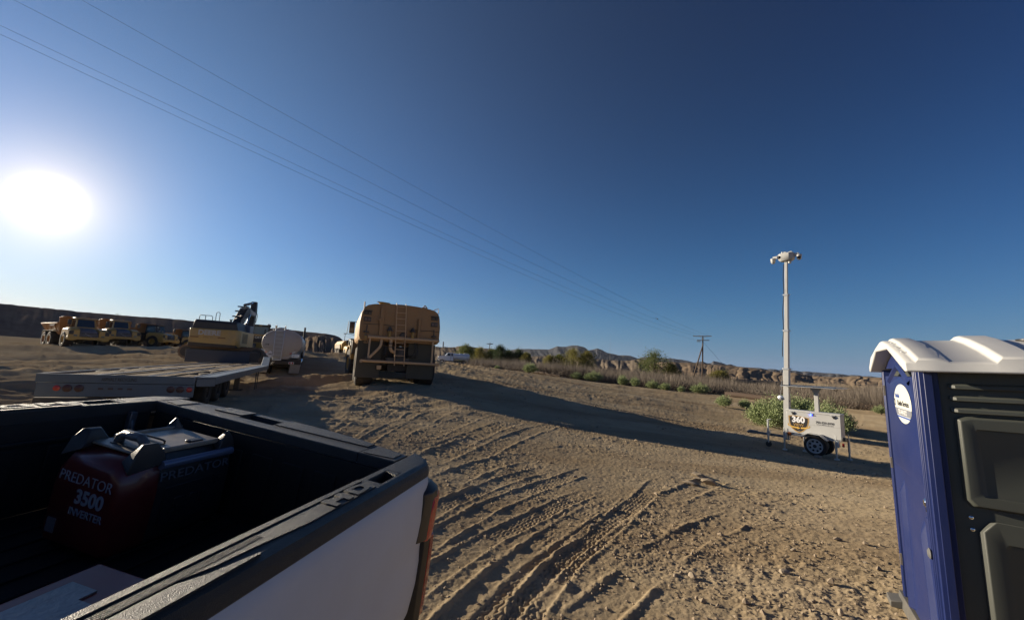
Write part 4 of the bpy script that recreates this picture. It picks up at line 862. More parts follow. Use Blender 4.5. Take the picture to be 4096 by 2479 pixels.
q = MB(); q.box(-3.70, -.92, 15.35, 15.55, -.02, .60); q.box(-3.70, -.92, 15.55, 18.6, .42, .60); q.build('gooseneck', pm('dark_blue_grey_steel', (.028, .038, .062), .5, var=.2, dust=.2, dustcol=(.09, .08, .07)), fb, bevel=.01)
q = MB(); q.box(-.92, -.50, 15.4, 15.5, .06, .58); q.build('gooseneck_wing', M_fdark, fb)
q = MB(); q.box(-1.75, -1.55, .1, 15.4, -.36, -.08); q.box(-.75, -.55, .1, 15.4, -.36, -.08)
for i in range(12): q.box(-2.2, -.1, .6+i*1.25, .68+i*1.25, -.2, -.07)
q.build('chassis_beam', M_fdark, fb)
q = MB(); q.box(-2.30, -1.35, .04, .06, -1.0, -.52); q.build('mud_flap', M_black, fb, bevel=.004); q = MB(); q.box(-2.32, -1.33, .02, .08, -.52, -.42); q.build('flap_hanger', M_fdark, fb)
q = MB(); q.tube([(-1.95+.09*math.cos(t), .03, -.80+.06*math.sin(t)) for t in np.linspace(0, 2*math.pi, 15)[:-1]], .014, 6, True); q.build('flap_ring', M_steel, fb)
for y in (1.9, 3.15, 4.4):
    for xx, s in ((-.21, 1), (-2.08, -1)):
        for dx in (0, -.26*s): wheel('wheel', fb, (xx+dx, y, -.385), .40, .24, .22, M_rubber, M_fdark, side=s, n=28, dish=.06)
q = MB()
for y in (1.9, 3.15, 4.4): q.cyl((-2.1, y, -.385), (-.2, y, -.385), .06)
q.build('axle', M_fdark, fb)
for y in (8.4, 9.0):
    q = MB(); q.cyl((.20, y, -.85), (.20, y, -.16), .018); q.build('hanging_rod', M_fdark, fb)
q = MB(); q.box(-.25, -.1, 6.6, 6.75, -.72, -.2); q.box(-.36, .02, 6.5, 6.85, -.76, -.72); q.build('landing_leg', M_fdark, fb)
# ------------------------------------------------------------------ big tan water truck, seen from behind
wz = W(1585, 1551, 18.5)
wt = thing('water_truck', 'large dusty tan water tank truck seen from behind with a ladder up its rear', 'water truck', (wz[0], wz[1], gz(wz[0], wz[1])), -23)
M_tan = pm('dusty_tan_paint', (.33, .185, .07), .6, var=.2, scale=2, dust=.55, dustcol=(.26, .175, .105), dscale=1.3, bump=.05, bscale=40)
M_tan2 = pm('pipe_tan_paint', (.58, .37, .19), .5, var=.12, scale=5, dust=.35)
M_flap = pm('olive_rubber_flap', (.062, .058, .042), .8, var=.18, scale=3, dust=.4, dustcol=(.11, .09, .06))
M_yel = pm('machine_yellow', (.36, .21, .03), .42, var=.08, scale=3, dust=.4, dustcol=(.30, .24, .16), dscale=2)
M_grm = pm('grimy_metal', (.055, .048, .04), .6, var=.3, scale=9, dust=.3)
prof = [(-1.70, 2.08), (-1.79, 2.14), (-1.84, 2.28), (-1.85, 2.9), (-1.80, 3.35), (-1.72, 3.58), (-1.56, 3.71), (-1.30, 3.78), (-.65, 3.85), (0, 3.875), (.65, 3.85), (1.30, 3.78), (1.56, 3.71), (1.72, 3.58), (1.80, 3.35), (1.85, 2.9), (1.84, 2.28), (1.79, 2.14), (1.70, 2.08)]
m = MB(); m.loft([[(x*a, y, 2.9+(z-2.9)*a) for x, z in prof] for y, a in ((0, .985), (.03, 1.0), (1.6, 1.0), (1.62, 1.006), (1.70, 1.006), (1.72, 1.0), (5.6, 1.0), (5.7, .98))])
tank = m.build('tank', M_tan, wt, smooth=30, bevel=.012)
m = MB(); m.lathe([(.20, -.06), (.21, .03), (.27, .10), (.28, .13), (.0, .14)], (-.78, .9, 3.86), (0, 0, 1), 22); m.box(-1.12, -.8, .86, .94, 3.99, 4.03); m.build('filler_hatch', M_yel, tank)
for x, z in ((-1.70, 3.62),):
    m = MB(); m.tube([(x, .05, z-.3), (x-.02, .05, z+.22)], .03, 8); m.build('corner_post', M_tan2, tank)
m = MB(); m.tube([(1.46, .10, 3.74), (1.70, .06, 3.86), (1.72, .06, 3.62)], .02, 8); m.build('grab_rail', M_tan2, tank)
def eye(x, z, w=.11):
    m = MB(); n = 14; o = [(x+w*1.5*math.cos(t), z+w*.75*math.sin(t)) if math.sin(t) < -.1 else (x+w*.7*math.cos(t), z+w*.75*math.sin(t)) for t in np.linspace(0, 2*math.pi, n+1)[:-1]]; i = [(x+w*.3*math.cos(t), z+w*.3*math.sin(t)) for t in np.linspace(0, 2*math.pi, n+1)[:-1]]
    v = [(a, y, b) for y in (-.02, .02) for a, b in o+i]; f = []
    for k in range(n):
        j = (k+1) % n; f += [(k, j, n+j, n+k), (2*n+k, 3*n+k, 3*n+j, 2*n+j), (k, 2*n+k, 2*n+j, j), (n+k, n+j, 3*n+j, 3*n+k)]
    m.add(v, f); m.build('lifting_eye', M_tan, tank)
eye(1.03, 3.86); eye(-1.50, 2.03)
for s in (-1, 1):
    m = MB(); m.box(s*1.55-.19, s*1.55+.19, -.13, .02, 3.41, 3.45); m.box(s*1.55-.17, s*1.55+.17, -.02, .0, 3.25, 3.42); lb = m.build('lamp_bracket', M_grm, wt, bevel=.006)
    for dx in (-.085, .085):
        m = MB(); m.lathe([(.065, 0), (.07, .05), (.055, .06), (0, .062)], (s*1.55+dx, -.02, 3.325), (0, -1, 0), 14); m.build('work_lamp', M_grm, lb)
    m = MB(); m.box(s*1.54-.16, s*1.54+.16, -.05, .01, 2.94, 3.15); lb = m.build('lamp_box', M_grm, wt, bevel=.012)
    for dx in (-.075, .075):
        m = MB(); m.lathe([(.055, 0), (.055, .015), (0, .018)], (s*1.54+dx, -.05, 3.045), (0, -1, 0), 14); m.build('tail_lens', pm('dusty_lens', (.16, .11, .09), .5), lb)
def pipe(name, pts, r, mat=M_tan2, n=12, bend=.08):
    q = [Vector(pts[0])]
    for a, b, c in zip(pts, pts[1:], pts[2:]):
        a, b, c = Vector(a), Vector(b), Vector(c); d1 = (a-b).normalized(); d2 = (c-b).normalized()
        for t in np.linspace(0, 1, 6): q.append((b+d1*bend)*(1-t)**2+b*2*t*(1-t)+(b+d2*bend)*t*t)
    q.append(Vector(pts[-1])); m = MB(); m.tube(q, r, n); return m.build(name, mat, wt, smooth=60)
pipe('spray_bar', [(-1.66, -.22, 1.165), (1.84, -.22, 1.13)], .062); pipe('manifold_pipe', [(-1.46, -.16, 2.24), (-.62, -.16, 2.235), (.2, -.16, 2.25), (1.80, -.16, 2.26)], .075)
for s in (-1.64, 1.82):
    m = MB(); m.cyl((s, -.22, 1.15), (s*1.012, -.25, 1.15), .075); m.build('spray_nozzle', M_tan2, wt)
pipe('strut', [(-1.36, -.2, 2.2), (-1.37, -.2, 1.18)], .042); pipe('strut', [(1.50, -.2, 2.2), (1.50, -.2, 1.16)], .042)
pipe('feed_pipe', [(-.86, -.1, 2.2), (-.86, -.16, 1.85), (-1.36, -.2, 1.27)], .062, bend=.16)
m = MB(); m.box(-1.45, -1.28, -.27, -.15, 1.2, 1.3); m.box(-1.5, -1.42, -.24, -.18, 1.25, 1.33); m.build('valve_clamp', M_grm, wt, bevel=.01)
m = MB(); m.box(-1.0, -.82, -.10, .0, 2.3, 3.72); m.build('overflow_channel', M_tan, wt, bevel=.02)
m = MB(); m.box(-1.1, -.93, -.2, -.06, 3.02, 3.10); m.cyl((-1.0, -.13, 3.02), (-1.0, -.13, 2.94), .05); m.build('step_bracket', M_tan, wt)
pipe('vent_pipe', [(.80, -.08, 2.3), (.80, -.08, 3.25)], .062, M_tan)
for x, z in ((-.52, 2.42), (.52, 2.44)):
    pipe('valve_elbow', [(x, -.14, z+.16), (x, -.16, z-.16), (x-.12 if x < 0 else x+.12, -.16, z-.18)], .065, M_yel, bend=.10)
    m = MB(); m.lathe([(.15, 0), (.15, .03), (.10, .06), (.07, .16), (.05, .2), (0, .205)], (x, -.14, z+.15), (0, 0, 1), 16); m.build('valve_body', M_grm, wt)
pipe('pump_pipe', [(-.44, -.14, 2.2), (-.44, -.16, 1.68), (-.22, -.05, 1.60)], .075, bend=.16)
m = MB(); m.cyl((-.44, -.14, 2.02), (-.44, -.14, 1.96), .10); m.cyl((-.44, -.14, 1.86), (-.44, -.14, 1.82), .10); m.build('pipe_flange', M_grm, wt)
m = MB(); m.box(-.55, .48, .05, .5, 1.15, 1.35); m.lathe([(.22, 0), (.26, .1), (.26, .3), (.2, .4)], (.03, .3, 1.35), (0, 0, 1), 18); m.lathe([(.15, 0), (.17, .06), (.14, .14), (0, .15)], (.1, .0, 2.38), (0, -1, 0), 16); m.build('pump', M_grm, wt, bevel=.01)
r2 = random.Random(3)
for i in range(7):
    x0 = r2.choice([-.75, -.65, .55, .68, .78, .88]); x1 = x0+r2.uniform(-.18, .18)
    pipe('hose', [(x0, -.02, 2.1), (x0+.05, -.06, 1.7), (x1, -.04, 1.35), (x1+.2*(1 if x1 < 0 else -1), .1, 1.5)], .018, M_black, 6, .14)
pipe('wire', [(.56, -.06, 2.72), (1.0, -.04, 2.70), (1.3, -.05, 2.73), (1.8, -.05, 2.70)], .012, M_grm, 6); pipe('wire', [(-1.7, -.03, 2.83), (-1.2, -.03, 2.84), (-.6, -.04, 2.85), (-.3, -.03, 2.80)], .012, M_grm, 6)
for s in (-1, 1):
    m = MB(); x = s*1.55; m.box(x-.05, x+.05, -.16, -.04, 2.42, 2.50); m.cyl((x, -.1, 2.4), (x-.02*s, -.12, 2.78), .025); m.cyl((x-.12, -.1, 2.46), (x+.12, -.1, 2.46), .04); m.box(x-.06, x+.05, -.14, -.05, 2.26, 2.36); m.build('spray_valve', M_grm, wt, bevel=.008)
    m = MB(); m.box(x-.055, x+.055, -.15, -.135, 2.14, 2.30); m.build('yellow_tag', M_yel, wt)
lad = MB()
def lx(z): return -.085*(z-1.05)/2.75
for s in (-.215, .215): lad.tube([(lx(1.0)+s, -.30, 1.0), (lx(2.4)+s, -.26, 2.4), (lx(3.80)+s, -.10, 3.80), (lx(3.9)+s, .06, 3.92)], .02, 8)
for i in range(10): z = 1.18+i*.285; lad.box(lx(z)-.215, lx(z)+.215, -.31+.065*(z-1), -.265+.065*(z-1), z-.012, z+.012)
lad.build('ladder', M_tan2, wt)
for x0, x1 in ((-1.86, -.82), (.41, 1.66)):
    m = MB(); m.hexa([(x0, .12, .42), (x1, .12, .40), (x1, .145, .40), (x0, .145, .42), (x0+.02, .12, 2.06), (x1+.03, .12, 2.06), (x1+.03, .145, 2.06), (x0+.02, .145, 2.06)]); m.build('mud_flap', M_flap, wt, bevel=.004)
m = MB(); m.box(-.8, .5, .4, 6.0, 1.0, 1.9); m.box(-.45, .45, .3, 6.4, .75, 1.1); m.cyl((-1.4, 1.15, .93), (1.4, 1.15, .93), .22); m.cyl((-1.4, 3.05, .93), (1.4, 3.05, .93), .22); m.build('chassis', pm('dirty_chassis', (.045, .04, .034), .8, var=.3), wt)
m = MB(); m.box(-.95, -.75, -.05, .1, .80, .98); m.build('tow_eye', M_tan2, wt, bevel=.02)
for y in (1.15, 3.05):
    for s in (-1, 1): wheel('wheel', wt, (s*1.43, y, .93), .93, .74, .42, M_rubber, M_yel, side=s, n=40, lugs=22, dish=.16)
# tractor unit, turned slightly to the left
def art(o, ang, piv):
    """turn a part of the truck about the steering hitch"""
    for ob in o: ob.matrix_basis = Matrix.Translation((piv[0], piv[1], 0)) @ Matrix.Rotation(R(ang), 4, 'Z') @ Matrix.Translation((-piv[0], -piv[1], 0)) @ ob.matrix_basis
P_ = []
m = MB(); m.box(-1.5, 1.5, 6.4, 8.9, 1.35, 1.9); m.box(-.75, .75, 6.0, 9.6, 1.0, 1.5); P_.append(m.build('front_frame', M_grm, wt))
m = MB(); m.loft([[(-.95, y, 1.9), (-.9, y, z), (.9, y, z), (.95, y, 1.9)] for y, z in ((6.5, 3.3), (6.6, 3.45), (8.0, 3.45), (8.25, 2.9))]); cabw = m.build('cab', M_yel, wt, bevel=.04); P_.append(cabw)
m = MB(); m.box(-.955, .955, 6.7, 7.9, 2.4, 3.2); m.build('cab_window', M_glass, cabw, bevel=.02)
m = MB(); m.loft([[(-.8, y, 1.6), (-.8, y, z-.2), (-.6, y, z), (.6, y, z), (.8, y, z-.2), (.8, y, 1.6)] for y, z in ((8.2, 2.75), (9.9, 2.45))]); P_.append(m.build('engine_hood', M_yel, wt, bevel=.03))
for s in (-1, 1):
    m = MB(); q = [(8.0+1.12*math.cos(t), .93+1.12*math.sin(t)) for t in np.linspace(.35, math.pi-.25, 12)]; q2 = [(8.0+1.04*math.cos(t), .93+1.04*math.sin(t)) for t in np.linspace(math.pi-.25, .35, 12)]
    m.prism(q+q2, 'x', min(s*1.02, s*1.85), max(s*1.02, s*1.85)); P_.append(m.build('fender', M_yel, wt))
    P_.append(wheel('wheel', wt, (s*1.45, 8.0, .93), .93, .74, .42, M_rubber, M_yel, side=s, n=36, lugs=22, dish=.16))
    m = MB(); m.tube([(s*1.0, 8.0, 3.1), (s*1.55, 7.9, 3.52), (s*2.0, 7.9, 3.52), (s*2.05, 7.9, 2.75), (s*1.6, 7.9, 2.70)], .02, 6); fr = m.build('mirror_frame', M_black, wt); P_.append(fr)
    m = MB(); m.box(s*1.78-.16, s*1.78+.16, 7.84, 7.92, 2.78, 3.50); m.build('mirror', M_black, fr, bevel=.05)
    m = MB(); m.box(s*1.78-.11, s*1.78+.11, 7.835, 7.84, 2.86, 3.12); m.build('mirror_glass', M_glass2, fr)
    m = MB(); m.box(s*1.5-.4, s*1.5+.35, 6.7, 7.4, 1.5, 2.35); m.cyl((s*1.3, 6.6, 2.35), (s*1.3, 6.6, 2.8), .08); m.build('side_locker', M_grm, wt, bevel=.04)
art(P_, 7, (0, 6.1))

# ------------------------------------------------------------------ fuel tanker
tz_ = W(1114, 1497, 26.5)
ft = thing('fuel_tanker', 'pale grey oval fuel tank truck seen from behind with a diamond hazard placard', 'tanker truck', (tz_[0], tz_[1], gz(tz_[0], tz_[1])), -25)
M_tk = pm('pale_tank_paint', (.42, .40, .37), .4, var=.06, scale=2, dust=.4, dustcol=(.31, .27, .21), dscale=1.2)
m = MB(); n = 40; secs = []
for y, a in ((0, .30), (.015, .93), (.05, .985), (.12, 1.0), (1.0, 1.0), (5.6, 1.0), (5.75, .9)):
    secs.append([(1.20*a*math.cos(t)*abs(math.cos(t))**-.12 if abs(math.cos(t)) > 1e-3 else 0, y, 2.08+.90*a*math.sin(t)*(abs(math.sin(t))+1e-6)**-.08) for t in np.linspace(0, 2*math.pi, n+1)[:-1]])
m.loft(secs); tk = m.build('tank', M_tk, ft, smooth=40)
m = MB(); m.prism([(-1.0, 1.42), (1.0, 1.42), (.42, 1.0), (-.42, 1.0)], 'y', .06, 5.2); m.build('tank_cradle', M_tk, tk)
m = MB(); m.lathe([(1.225, -.03), (1.225, .03)], (0, .55, 2.08), (0, 1, 0), 40); 
m = MB(); m.box(-.72, .28, .3, 4.8, 2.93, 3.02); m.lathe([(.28, 0), (.28, .08), (.2, .12), (0, .13)], (-.2, .8, 3.0), (0, 0, 1), 20); m.build('manhole', M_tk, tk)
m = MB(); 
for x in (-.47, .06): m.tube([(x, .9, 2.96), (x, .06, 3.0), (x+.02, -.02, 3.2), (x, .1, 3.22), (x, .6, 2.98)], .03, 8)
m.build('top_rail', M_steel, ft)
m = MB()
for x in (-.47, .06): m.tube([(x*.9-.02, -.16, .92), (x, -.12, 2.6), (x, .0, 3.02)], .026, 8)
for i in range(8): z = 1.0+i*.265; m.box(-.47, .06, -.16, -.12, z-.012, z+.012)
m.box(-.46, .02, -.17, -.13, .91, .96); m.build('ladder', M_steel, ft)
m = MB(); m.box(-.44, .03, -.02, .0, 1.1, 2.75); m.build('ladder_backing', pm('tank_smudge', (.37, .36, .335), .45), tk)
m = MB(); m.box(-.95, .75, .1, 6.6, .62, .95); m.box(-1.05, .95, -.08, .06, .68, .86); m.build('chassis', M_fdark, ft)
for s, nx_ in ((-1, -.76), (1, .66)):
    m = MB(); m.box(nx_-.16, nx_+.16, -.11, -.08, .68, .83); lb = m.build('lamp_box', M_steel, ft, bevel=.01)
    for dx in (-.075, .075):
        m = MB(); m.lathe([(.058, 0), (.055, .012), (0, .015)], (nx_+dx, -.11, .755), (0, -1, 0), 14); m.build('tail_lens', M_red, lb)
for x0, x1 in ((-1.32, -.70), (.56, 1.18)):
    m = MB(); m.hexa([(x0, .02, .08), (x1, .02, .08), (x1, .035, .08), (x0, .035, .08), (x0+.05, .02, .66), (x1+.05, .02, .66), (x1+.05, .035, .66), (x0+.05, .035, .66)]); m.build('mud_flap', pm('pale_flap', (.34, .32, .27), .6, var=.08, dust=.3), ft, bevel=.006)
    m = MB(); m.box(x0+.04, x1+.04, .04, .06, .66, 1.02); m.build('flap_bracket', M_fdark, ft)
    text('flap_mark', 'V', .09, M_ink, ft, ((x0+x1)/2, .017, .38), (1, 0, 0), (0, 0, 1))
m = MB(); pl = (-.62, 1.28); r_ = .25; m.prism([(pl[0]-r_, pl[1]), (pl[0], pl[1]-r_), (pl[0]+r_, pl[1]), (pl[0], pl[1]+r_)], 'y', -.10, -.09); pc = m.build('hazard_placard', pm('placard_white', (.62, .63, .66), .5), ft)
text('placard_number', '1993', .14, M_ink, pc, (pl[0], -.1015, pl[1]), (1, 0, 0), (0, 0, 1), bold=.003)
for sx, sz in ((-1, 1), (1, 1), (-1, -1), (1, -1)):
    m = MB(); m.prism([(pl[0]+sx*.11, pl[1]+sz*.085), (pl[0]+sx*.145, pl[1]+sz*.085), (pl[0]+sx*.125, pl[1]+sz*.12), (pl[0]+sx*.09, pl[1]+sz*.12)][::1 if sx*sz > 0 else -1], 'y', -.102, -.10); m.build('placard_clip', M_ink, pc)
m = MB(); m.box(-.95, -.63, -.115, -.105, .86, 1.02); lp = m.build('licence_plate', pm('plate_white', (.6, .6, .58), .5), ft)
text('plate_number', '96A4411', .085, pm('plate_green', (.04, .09, .06), .5), lp, (-.79, -.1165, .94), (1, 0, 0), (0, 0, 1), sx=.85)
text('tank_number', '216', .15, M_ink, tk, (-.86, -.012, 1.92), (1, 0, 0), (0, 0, 1), bold=.004); text('tank_lettering', 'CAL-T', .07, pm('grey_letter', (.2, .2, .2), .5), tk, (-1.02, .0, 1.86), (1, 0, 0), (0, 0, 1)); text('tank_lettering', 'FLAMMABLE', .075, pm('grey_letter2', (.16, .16, .16), .5), tk, (-.86, -.006, 1.72), (1, 0, 0), (0, 0, 1)); text('tank_lettering', 'DIESEL FUEL', .06, M_ink, tk, (.88, .01, 1.62), (1, 0, 0), (0, 0, 1))
for x0, z0, x1, z1, mt in ((-1.16, 1.62, -.92, 1.45, M_steel), (-.92, 1.45, -.86, 1.40, M_red), (.50, 1.36, .64, 1.42, M_red), (.64, 1.42, .84, 1.52, M_steel)):
    m = MB(); m.hexa([(x0, -.02, z0-.03), (x1, -.02, z1-.03), (x1, .0, z1-.03), (x0, .0, z0-.03), (x0, -.02, z0+.03), (x1, -.02, z1+.03), (x1, .0, z1+.03), (x0, .0, z0+.03)]); m.build('reflector_strip', mt, ft)
for x0, z0, x1, z1 in ((-1.02, 2.42, -.68, 2.74), (.72, 2.66, 1.02, 2.36)):
    m = MB(); m.tube([(x0, -.02, z0), (x1, -.01, z1)], .028, 8); m.build('head_grab_rail', M_tk, tk)
for y in (.75, 2.05):
    for s in (-1, 1):
        for dx in (0, -.33*s): wheel('wheel', ft, (s*1.02+dx, y, .51), .51, .29, .29, M_rubber, M_steel, side=s, n=30, dish=.09)
m = MB(); m.cyl((-1.0, .75, .5), (1, .75, .5), .08); m.cyl((-1.0, 2.05, .5), (1, 2.05, .5), .08); m.build('axle', M_fdark, ft)
m = MB(); m.loft([[(-1.08, y, .9), (-1.08, y, z), (1.08, y, z), (1.08, y, .9)] for y, z in ((6.0, 2.7), (6.2, 2.85), (7.6, 2.8), (8.1, 1.9), (9.4, 1.75))]); m.build('cab', pm('cab_paint', (.5, .52, .56), .3, coat=.5), ft, bevel=.04)
for s in (-1, 1):
    wheel('wheel', ft, (s*1.0, 8.6, .51), .51, .30, .29, M_rubber, M_steel, side=s, n=28)
    m = MB(); m.cyl((s*1.02, 5.9, 1.0), (s*1.02, 5.9, 3.25), .09); m.cyl((s*1.02, 5.9, 3.25), (s*1.02, 5.85, 3.55), .07); m.build('exhaust_stack', M_chrome if s < 0 else M_black, ft)
    m = MB(); m.tube([(s*1.05, 7.7, 2.4), (s*1.5, 7.6, 2.45)], .02, 6); mm = m.build('mirror_arm', M_steel, ft); m = MB(); m.box(s*1.5-.12, s*1.5+.12, 7.55, 7.66, 1.95, 2.6); m.build('mirror', M_black, mm, bevel=.03)
    m = MB(); m.box(s*1.02-.16, s*1.02+.16, 3.2, 4.6, .55, 1.05); m.build('side_tank', M_chrome, ft, bevel=.08)
m = MB(); m.box(.62, 1.10, -.02, .3, 1.10, 1.36); m.cyl((.75, -.02, 1.2), (.75, -.1, 1.2), .05); m.build('valve_box', M_steel, ft, bevel=.02)
# ------------------------------------------------------------------ articulated haulers
M_org = pm('hauler_orange', (.40, .17, .032), .5, var=.15, scale=2, dust=.5, dustcol=(.24, .16, .10), dscale=1.1)
M_vy = pm('hauler_yellow', (.47, .29, .05), .45, var=.12, scale=2, dust=.5, dustcol=(.27, .21, .14))
M_gry = pm('hauler_grey', (.10, .11, .14), .5, var=.12, dust=.3, dustcol=(.2, .18, .16))
M_cream = pm('cream_paint', (.42, .36, .26), .45, var=.06, dust=.3)
def hauler(label, kind, px, py, d, azm, group, name='articulated_hauler', cat='dump truck', tank=False):
    p = W(px, py, d); z0 = gz(p[0], p[1])
    h = thing(name, label, cat, (p[0], p[1], z0), azm, group)
    nose = M_gry if kind == 'grey_nose' else pm('bonnet_blue_grey', (.05, .065, .075), .4, var=.1, dust=.25)
    side = M_vy
    m = MB(); m.loft([[(-.72, y, 1.05), (-.78, y, z-.25), (-.62, y, z), (.62, y, z), (.78, y, z-.25), (.72, y, 1.05)] for y, z in ((-.12, 1.75), (-.25, 2.05), (-1.2, 2.30), (-2.0, 2.42))]); bn = m.build('bonnet', nose, h, bevel=.05)
    m = MB(); m.box(-.66, .66, -.13, -.05, 1.15, 1.78); g = m.build('grille', M_black, bn, bevel=.03)
    if kind == 'grey_nose':
        m = MB()
        for i in range(3): m.box(-.64, .64, -.055, -.045, 1.25+i*.16, 1.32+i*.16)
        m.build('grille_slats', M_gry, g); m = MB(); m.hexa([(-.42, -.045, 1.22), (-.34, -.045, 1.22), (-.34, -.03, 1.22), (-.42, -.03, 1.22), (.36, -.045, 1.72), (.44, -.045, 1.72), (.44, -.03, 1.72), (.36, -.03, 1.72)]); m.build('grille_bar', pm('bar_steel', (.22, .22, .24), .4), g)
    else:
        text('grille_lettering', 'DEERE', .10, pm('plate_letter', (.4, .4, .42), .5), g, (0, -.045, 1.72), (-1, 0, 0), (0, 0, 1))
    for s in (-1, 1):
        m = MB(); m.loft([[(s*.80, y, 1.3), (s*.80, y, z), (s*1.45, y, z-.04), (s*1.70, y, z-.22), (s*1.72, y, 1.3)] for y, z in ((-.10, 2.0), (-.3, 2.22), (-1.2, 2.38), (-2.3, 2.38), (-2.6, 2.25))]); fd = m.build('fender', side, h, bevel=.05)
        m = MB(); m.box(min(s*1.30, s*1.66), max(s*1.30, s*1.66), -.14, -.06, 1.55, 1.98); m.build('intake_panel', M_black, fd, bevel=.03)
        m = MB(); m.hexa([(s*.98, -.12, 1.36), (s*1.28, -.12, 1.36), (s*1.28, -.05, 1.36), (s*.98, -.05, 1.36), (s*1.0, -.12, 1.52), (s*1.28, -.12, 1.55), (s*1.28, -.05, 1.55), (s*1.0, -.05, 1.52)]); m.build('headlamp', M_glass2, fd, bevel=.01)
        wheel('wheel', h, (s*1.38, -1.62, .93), .93, .75, .45, M_rubber, M_vy, side=s, n=30, lugs=20, dish=.15)
        m = MB(); m.tube([(s*1.0, -1.5, 2.3), (s*1.55, -.9, 2.5), (s*1.58, -.9, 3.2)], .025, 6); fr = m.build('mirror_arm', M_black, h)
        m = MB(); m.box(s*1.58-.16, s*1.58+.16, -.98, -.88, 2.65, 3.2); m.build('mirror', M_black, fr, bevel=.04)
    m = MB(); m.prism([(-1.74, 1.32), (-1.70, .95), (-1.3, .85), (-.9, 1.0), (.9, 1.0), (1.3, .85), (1.70, .95), (1.74, 1.32)], 'y', -.9, .02); m.build('bumper', side, h, bevel=.05)
    m = MB(); m.loft([[(-.85, y, 1.9), (-.86, y, 2.5), (-.78, y, z), (.78, y, z), (.86, y, 2.5), (.85, y, 1.9)] for y, z in ((-1.75, 2.55), (-2.0, 3.40), (-3.4, 3.45), (-3.5, 3.2))]); cb_ = m.build('cab', side if kind == 'grey_nose' else M_black, h, bevel=.03)
    m = MB(); m.hexa([(-.76, -1.72, 2.48), (.76, -1.72, 2.48), (.76, -1.80, 2.48), (-.76, -1.80, 2.48), (-.68, -1.955, 3.34), (.68, -1.955, 3.34), (.68, -2.02, 3.34), (-.68, -2.02, 3.34)]); m.build('windscreen', M_glass, cb_)
    for s in (-1, 1):
        m = MB(); m.hexa([(s*.84, -2.05, 2.45), (s*.88, -2.05, 2.45), (s*.88, -3.2, 2.45), (s*.84, -3.2, 2.45), (s*.78, -2.15, 3.25), (s*.81, -2.15, 3.25), (s*.81, -3.2, 3.25), (s*.78, -3.2, 3.25)]); m.build('side_window', M_glass, cb_)
    m = MB(); m.box(-.9, .9, -3.6, -1.85, 3.45, 3.56); m.build('cab_roof', M_cream if kind == 'grey_nose' else M_grm, cb_, bevel=.04)
    m = MB(); m.cyl((-.5, -3.2, 3.56), (-.5, -3.2, 3.72), .07); m.build('beacon', pm('beacon_amber', (.5, .2, .03), .3), h)
    m = MB(); m.box(-.55, .55, -9.8, -3.4, .85, 1.45); m.cyl((-1.4, -6.4, .93), (1.4, -6.4, .93), .2); m.cyl((-1.4, -8.35, .93), (1.4, -8.35, .93), .2); m.box(-.9, .9, -4.4, -3.6, 1.2, 2.2); m.build('chassis', pm('hauler_chassis', (.05, .045, .04), .8, var=.3), h)
    if tank:
        m = MB(); m.loft([[(-1.45, y, 1.75), (-1.62, y, 2.1), (-1.62, y, 2.7), (-1.25, y, 3.2), (-.5, y, 3.42), (.5, y, 3.42), (1.25, y, 3.2), (1.62, y, 2.7), (1.62, y, 2.1), (1.45, y, 1.75)] for y in (-4.6, -10.4)]); m.build('water_tank', M_vy, h, bevel=.05)
        for s in (-1, 1):
            m = MB(); m.prism([(-5.0, 1.9), (-5.4, 2.6), (-8.9, 2.5), (-9.2, 1.9)], 'x', min(s*1.6, s*1.78), max(s*1.6, s*1.78)); m.build('tank_fender', pm('dark_side_box', (.16, .12, .07), .6, var=.3), h, bevel=.03)
    else:
        m = MB()
        for s in (-1, 1): m.hexa([(s*1.15, -4.9, 1.55), (s*1.25, -4.9, 1.55), (s*1.25, -9.6, 1.65), (s*1.15, -9.6, 1.65), (s*1.58, -4.3, 2.95), (s*1.70, -4.3, 2.95), (s*1.70, -10.7, 2.75), (s*1.58, -10.7, 2.75)])
        m.hexa([(-1.2, -4.9, 1.50), (1.2, -4.9, 1.50), (1.2, -10.0, 1.62), (-1.2, -10.0, 1.62), (-1.2, -4.9, 1.62), (1.2, -4.9, 1.62), (1.2, -10.9, 2.15), (-1.2, -10.9, 2.15)])
        m.hexa([(-1.45, -4.35, 1.7), (1.45, -4.35, 1.7), (1.45, -4.9, 1.6), (-1.45, -4.9, 1.6), (-1.7, -4.1, 3.55), (1.7, -4.1, 3.55), (1.7, -4.3, 3.55), (-1.7, -4.3, 3.55)])
        m.hexa([(-1.35, -3.55, 3.62), (1.35, -3.55, 3.62), (1.6, -4.15, 3.45), (-1.6, -4.15, 3.45), (-1.35, -3.55, 3.68), (1.35, -3.55, 3.68), (1.6, -4.15, 3.6), (-1.6, -4.15, 3.6)])
        bd = m.build('dump_body', M_org, h, bevel=.03)
        m = MB()
        for s in (-1, 1):
            for y in (-5.6, -7.2, -8.8): m.hexa([(s*1.22, y, 1.62), (s*1.30, y, 1.62), (s*1.30, y-.18, 1.62), (s*1.22, y-.18, 1.62), (s*1.66, y, 2.85), (s*1.76, y, 2.85), (s*1.76, y-.18, 2.85), (s*1.66, y-.18, 2.85)])
            m.box(min(s*1.56, s*1.76), max(s*1.56, s*1.76), -10.6, -4.3, 2.74, 2.9)
        m.build('body_rib', M_org, bd, bevel=.02)
        for s in (-1, 1):
            m = MB(); m.box(s*1.74-.05, s*1.74+.05, -6.9, -5.1, 2.5, 2.72); m.build('name_plate', pm('plate_dark', (.12, .08, .06), .6), bd)
    for y in (-6.4, -8.35):
        for s in (-1, 1): wheel('wheel', h, (s*1.40, y, .93), .93, .75, .45, M_rubber, M_org, side=s, n=30, lugs=20, dish=.12)
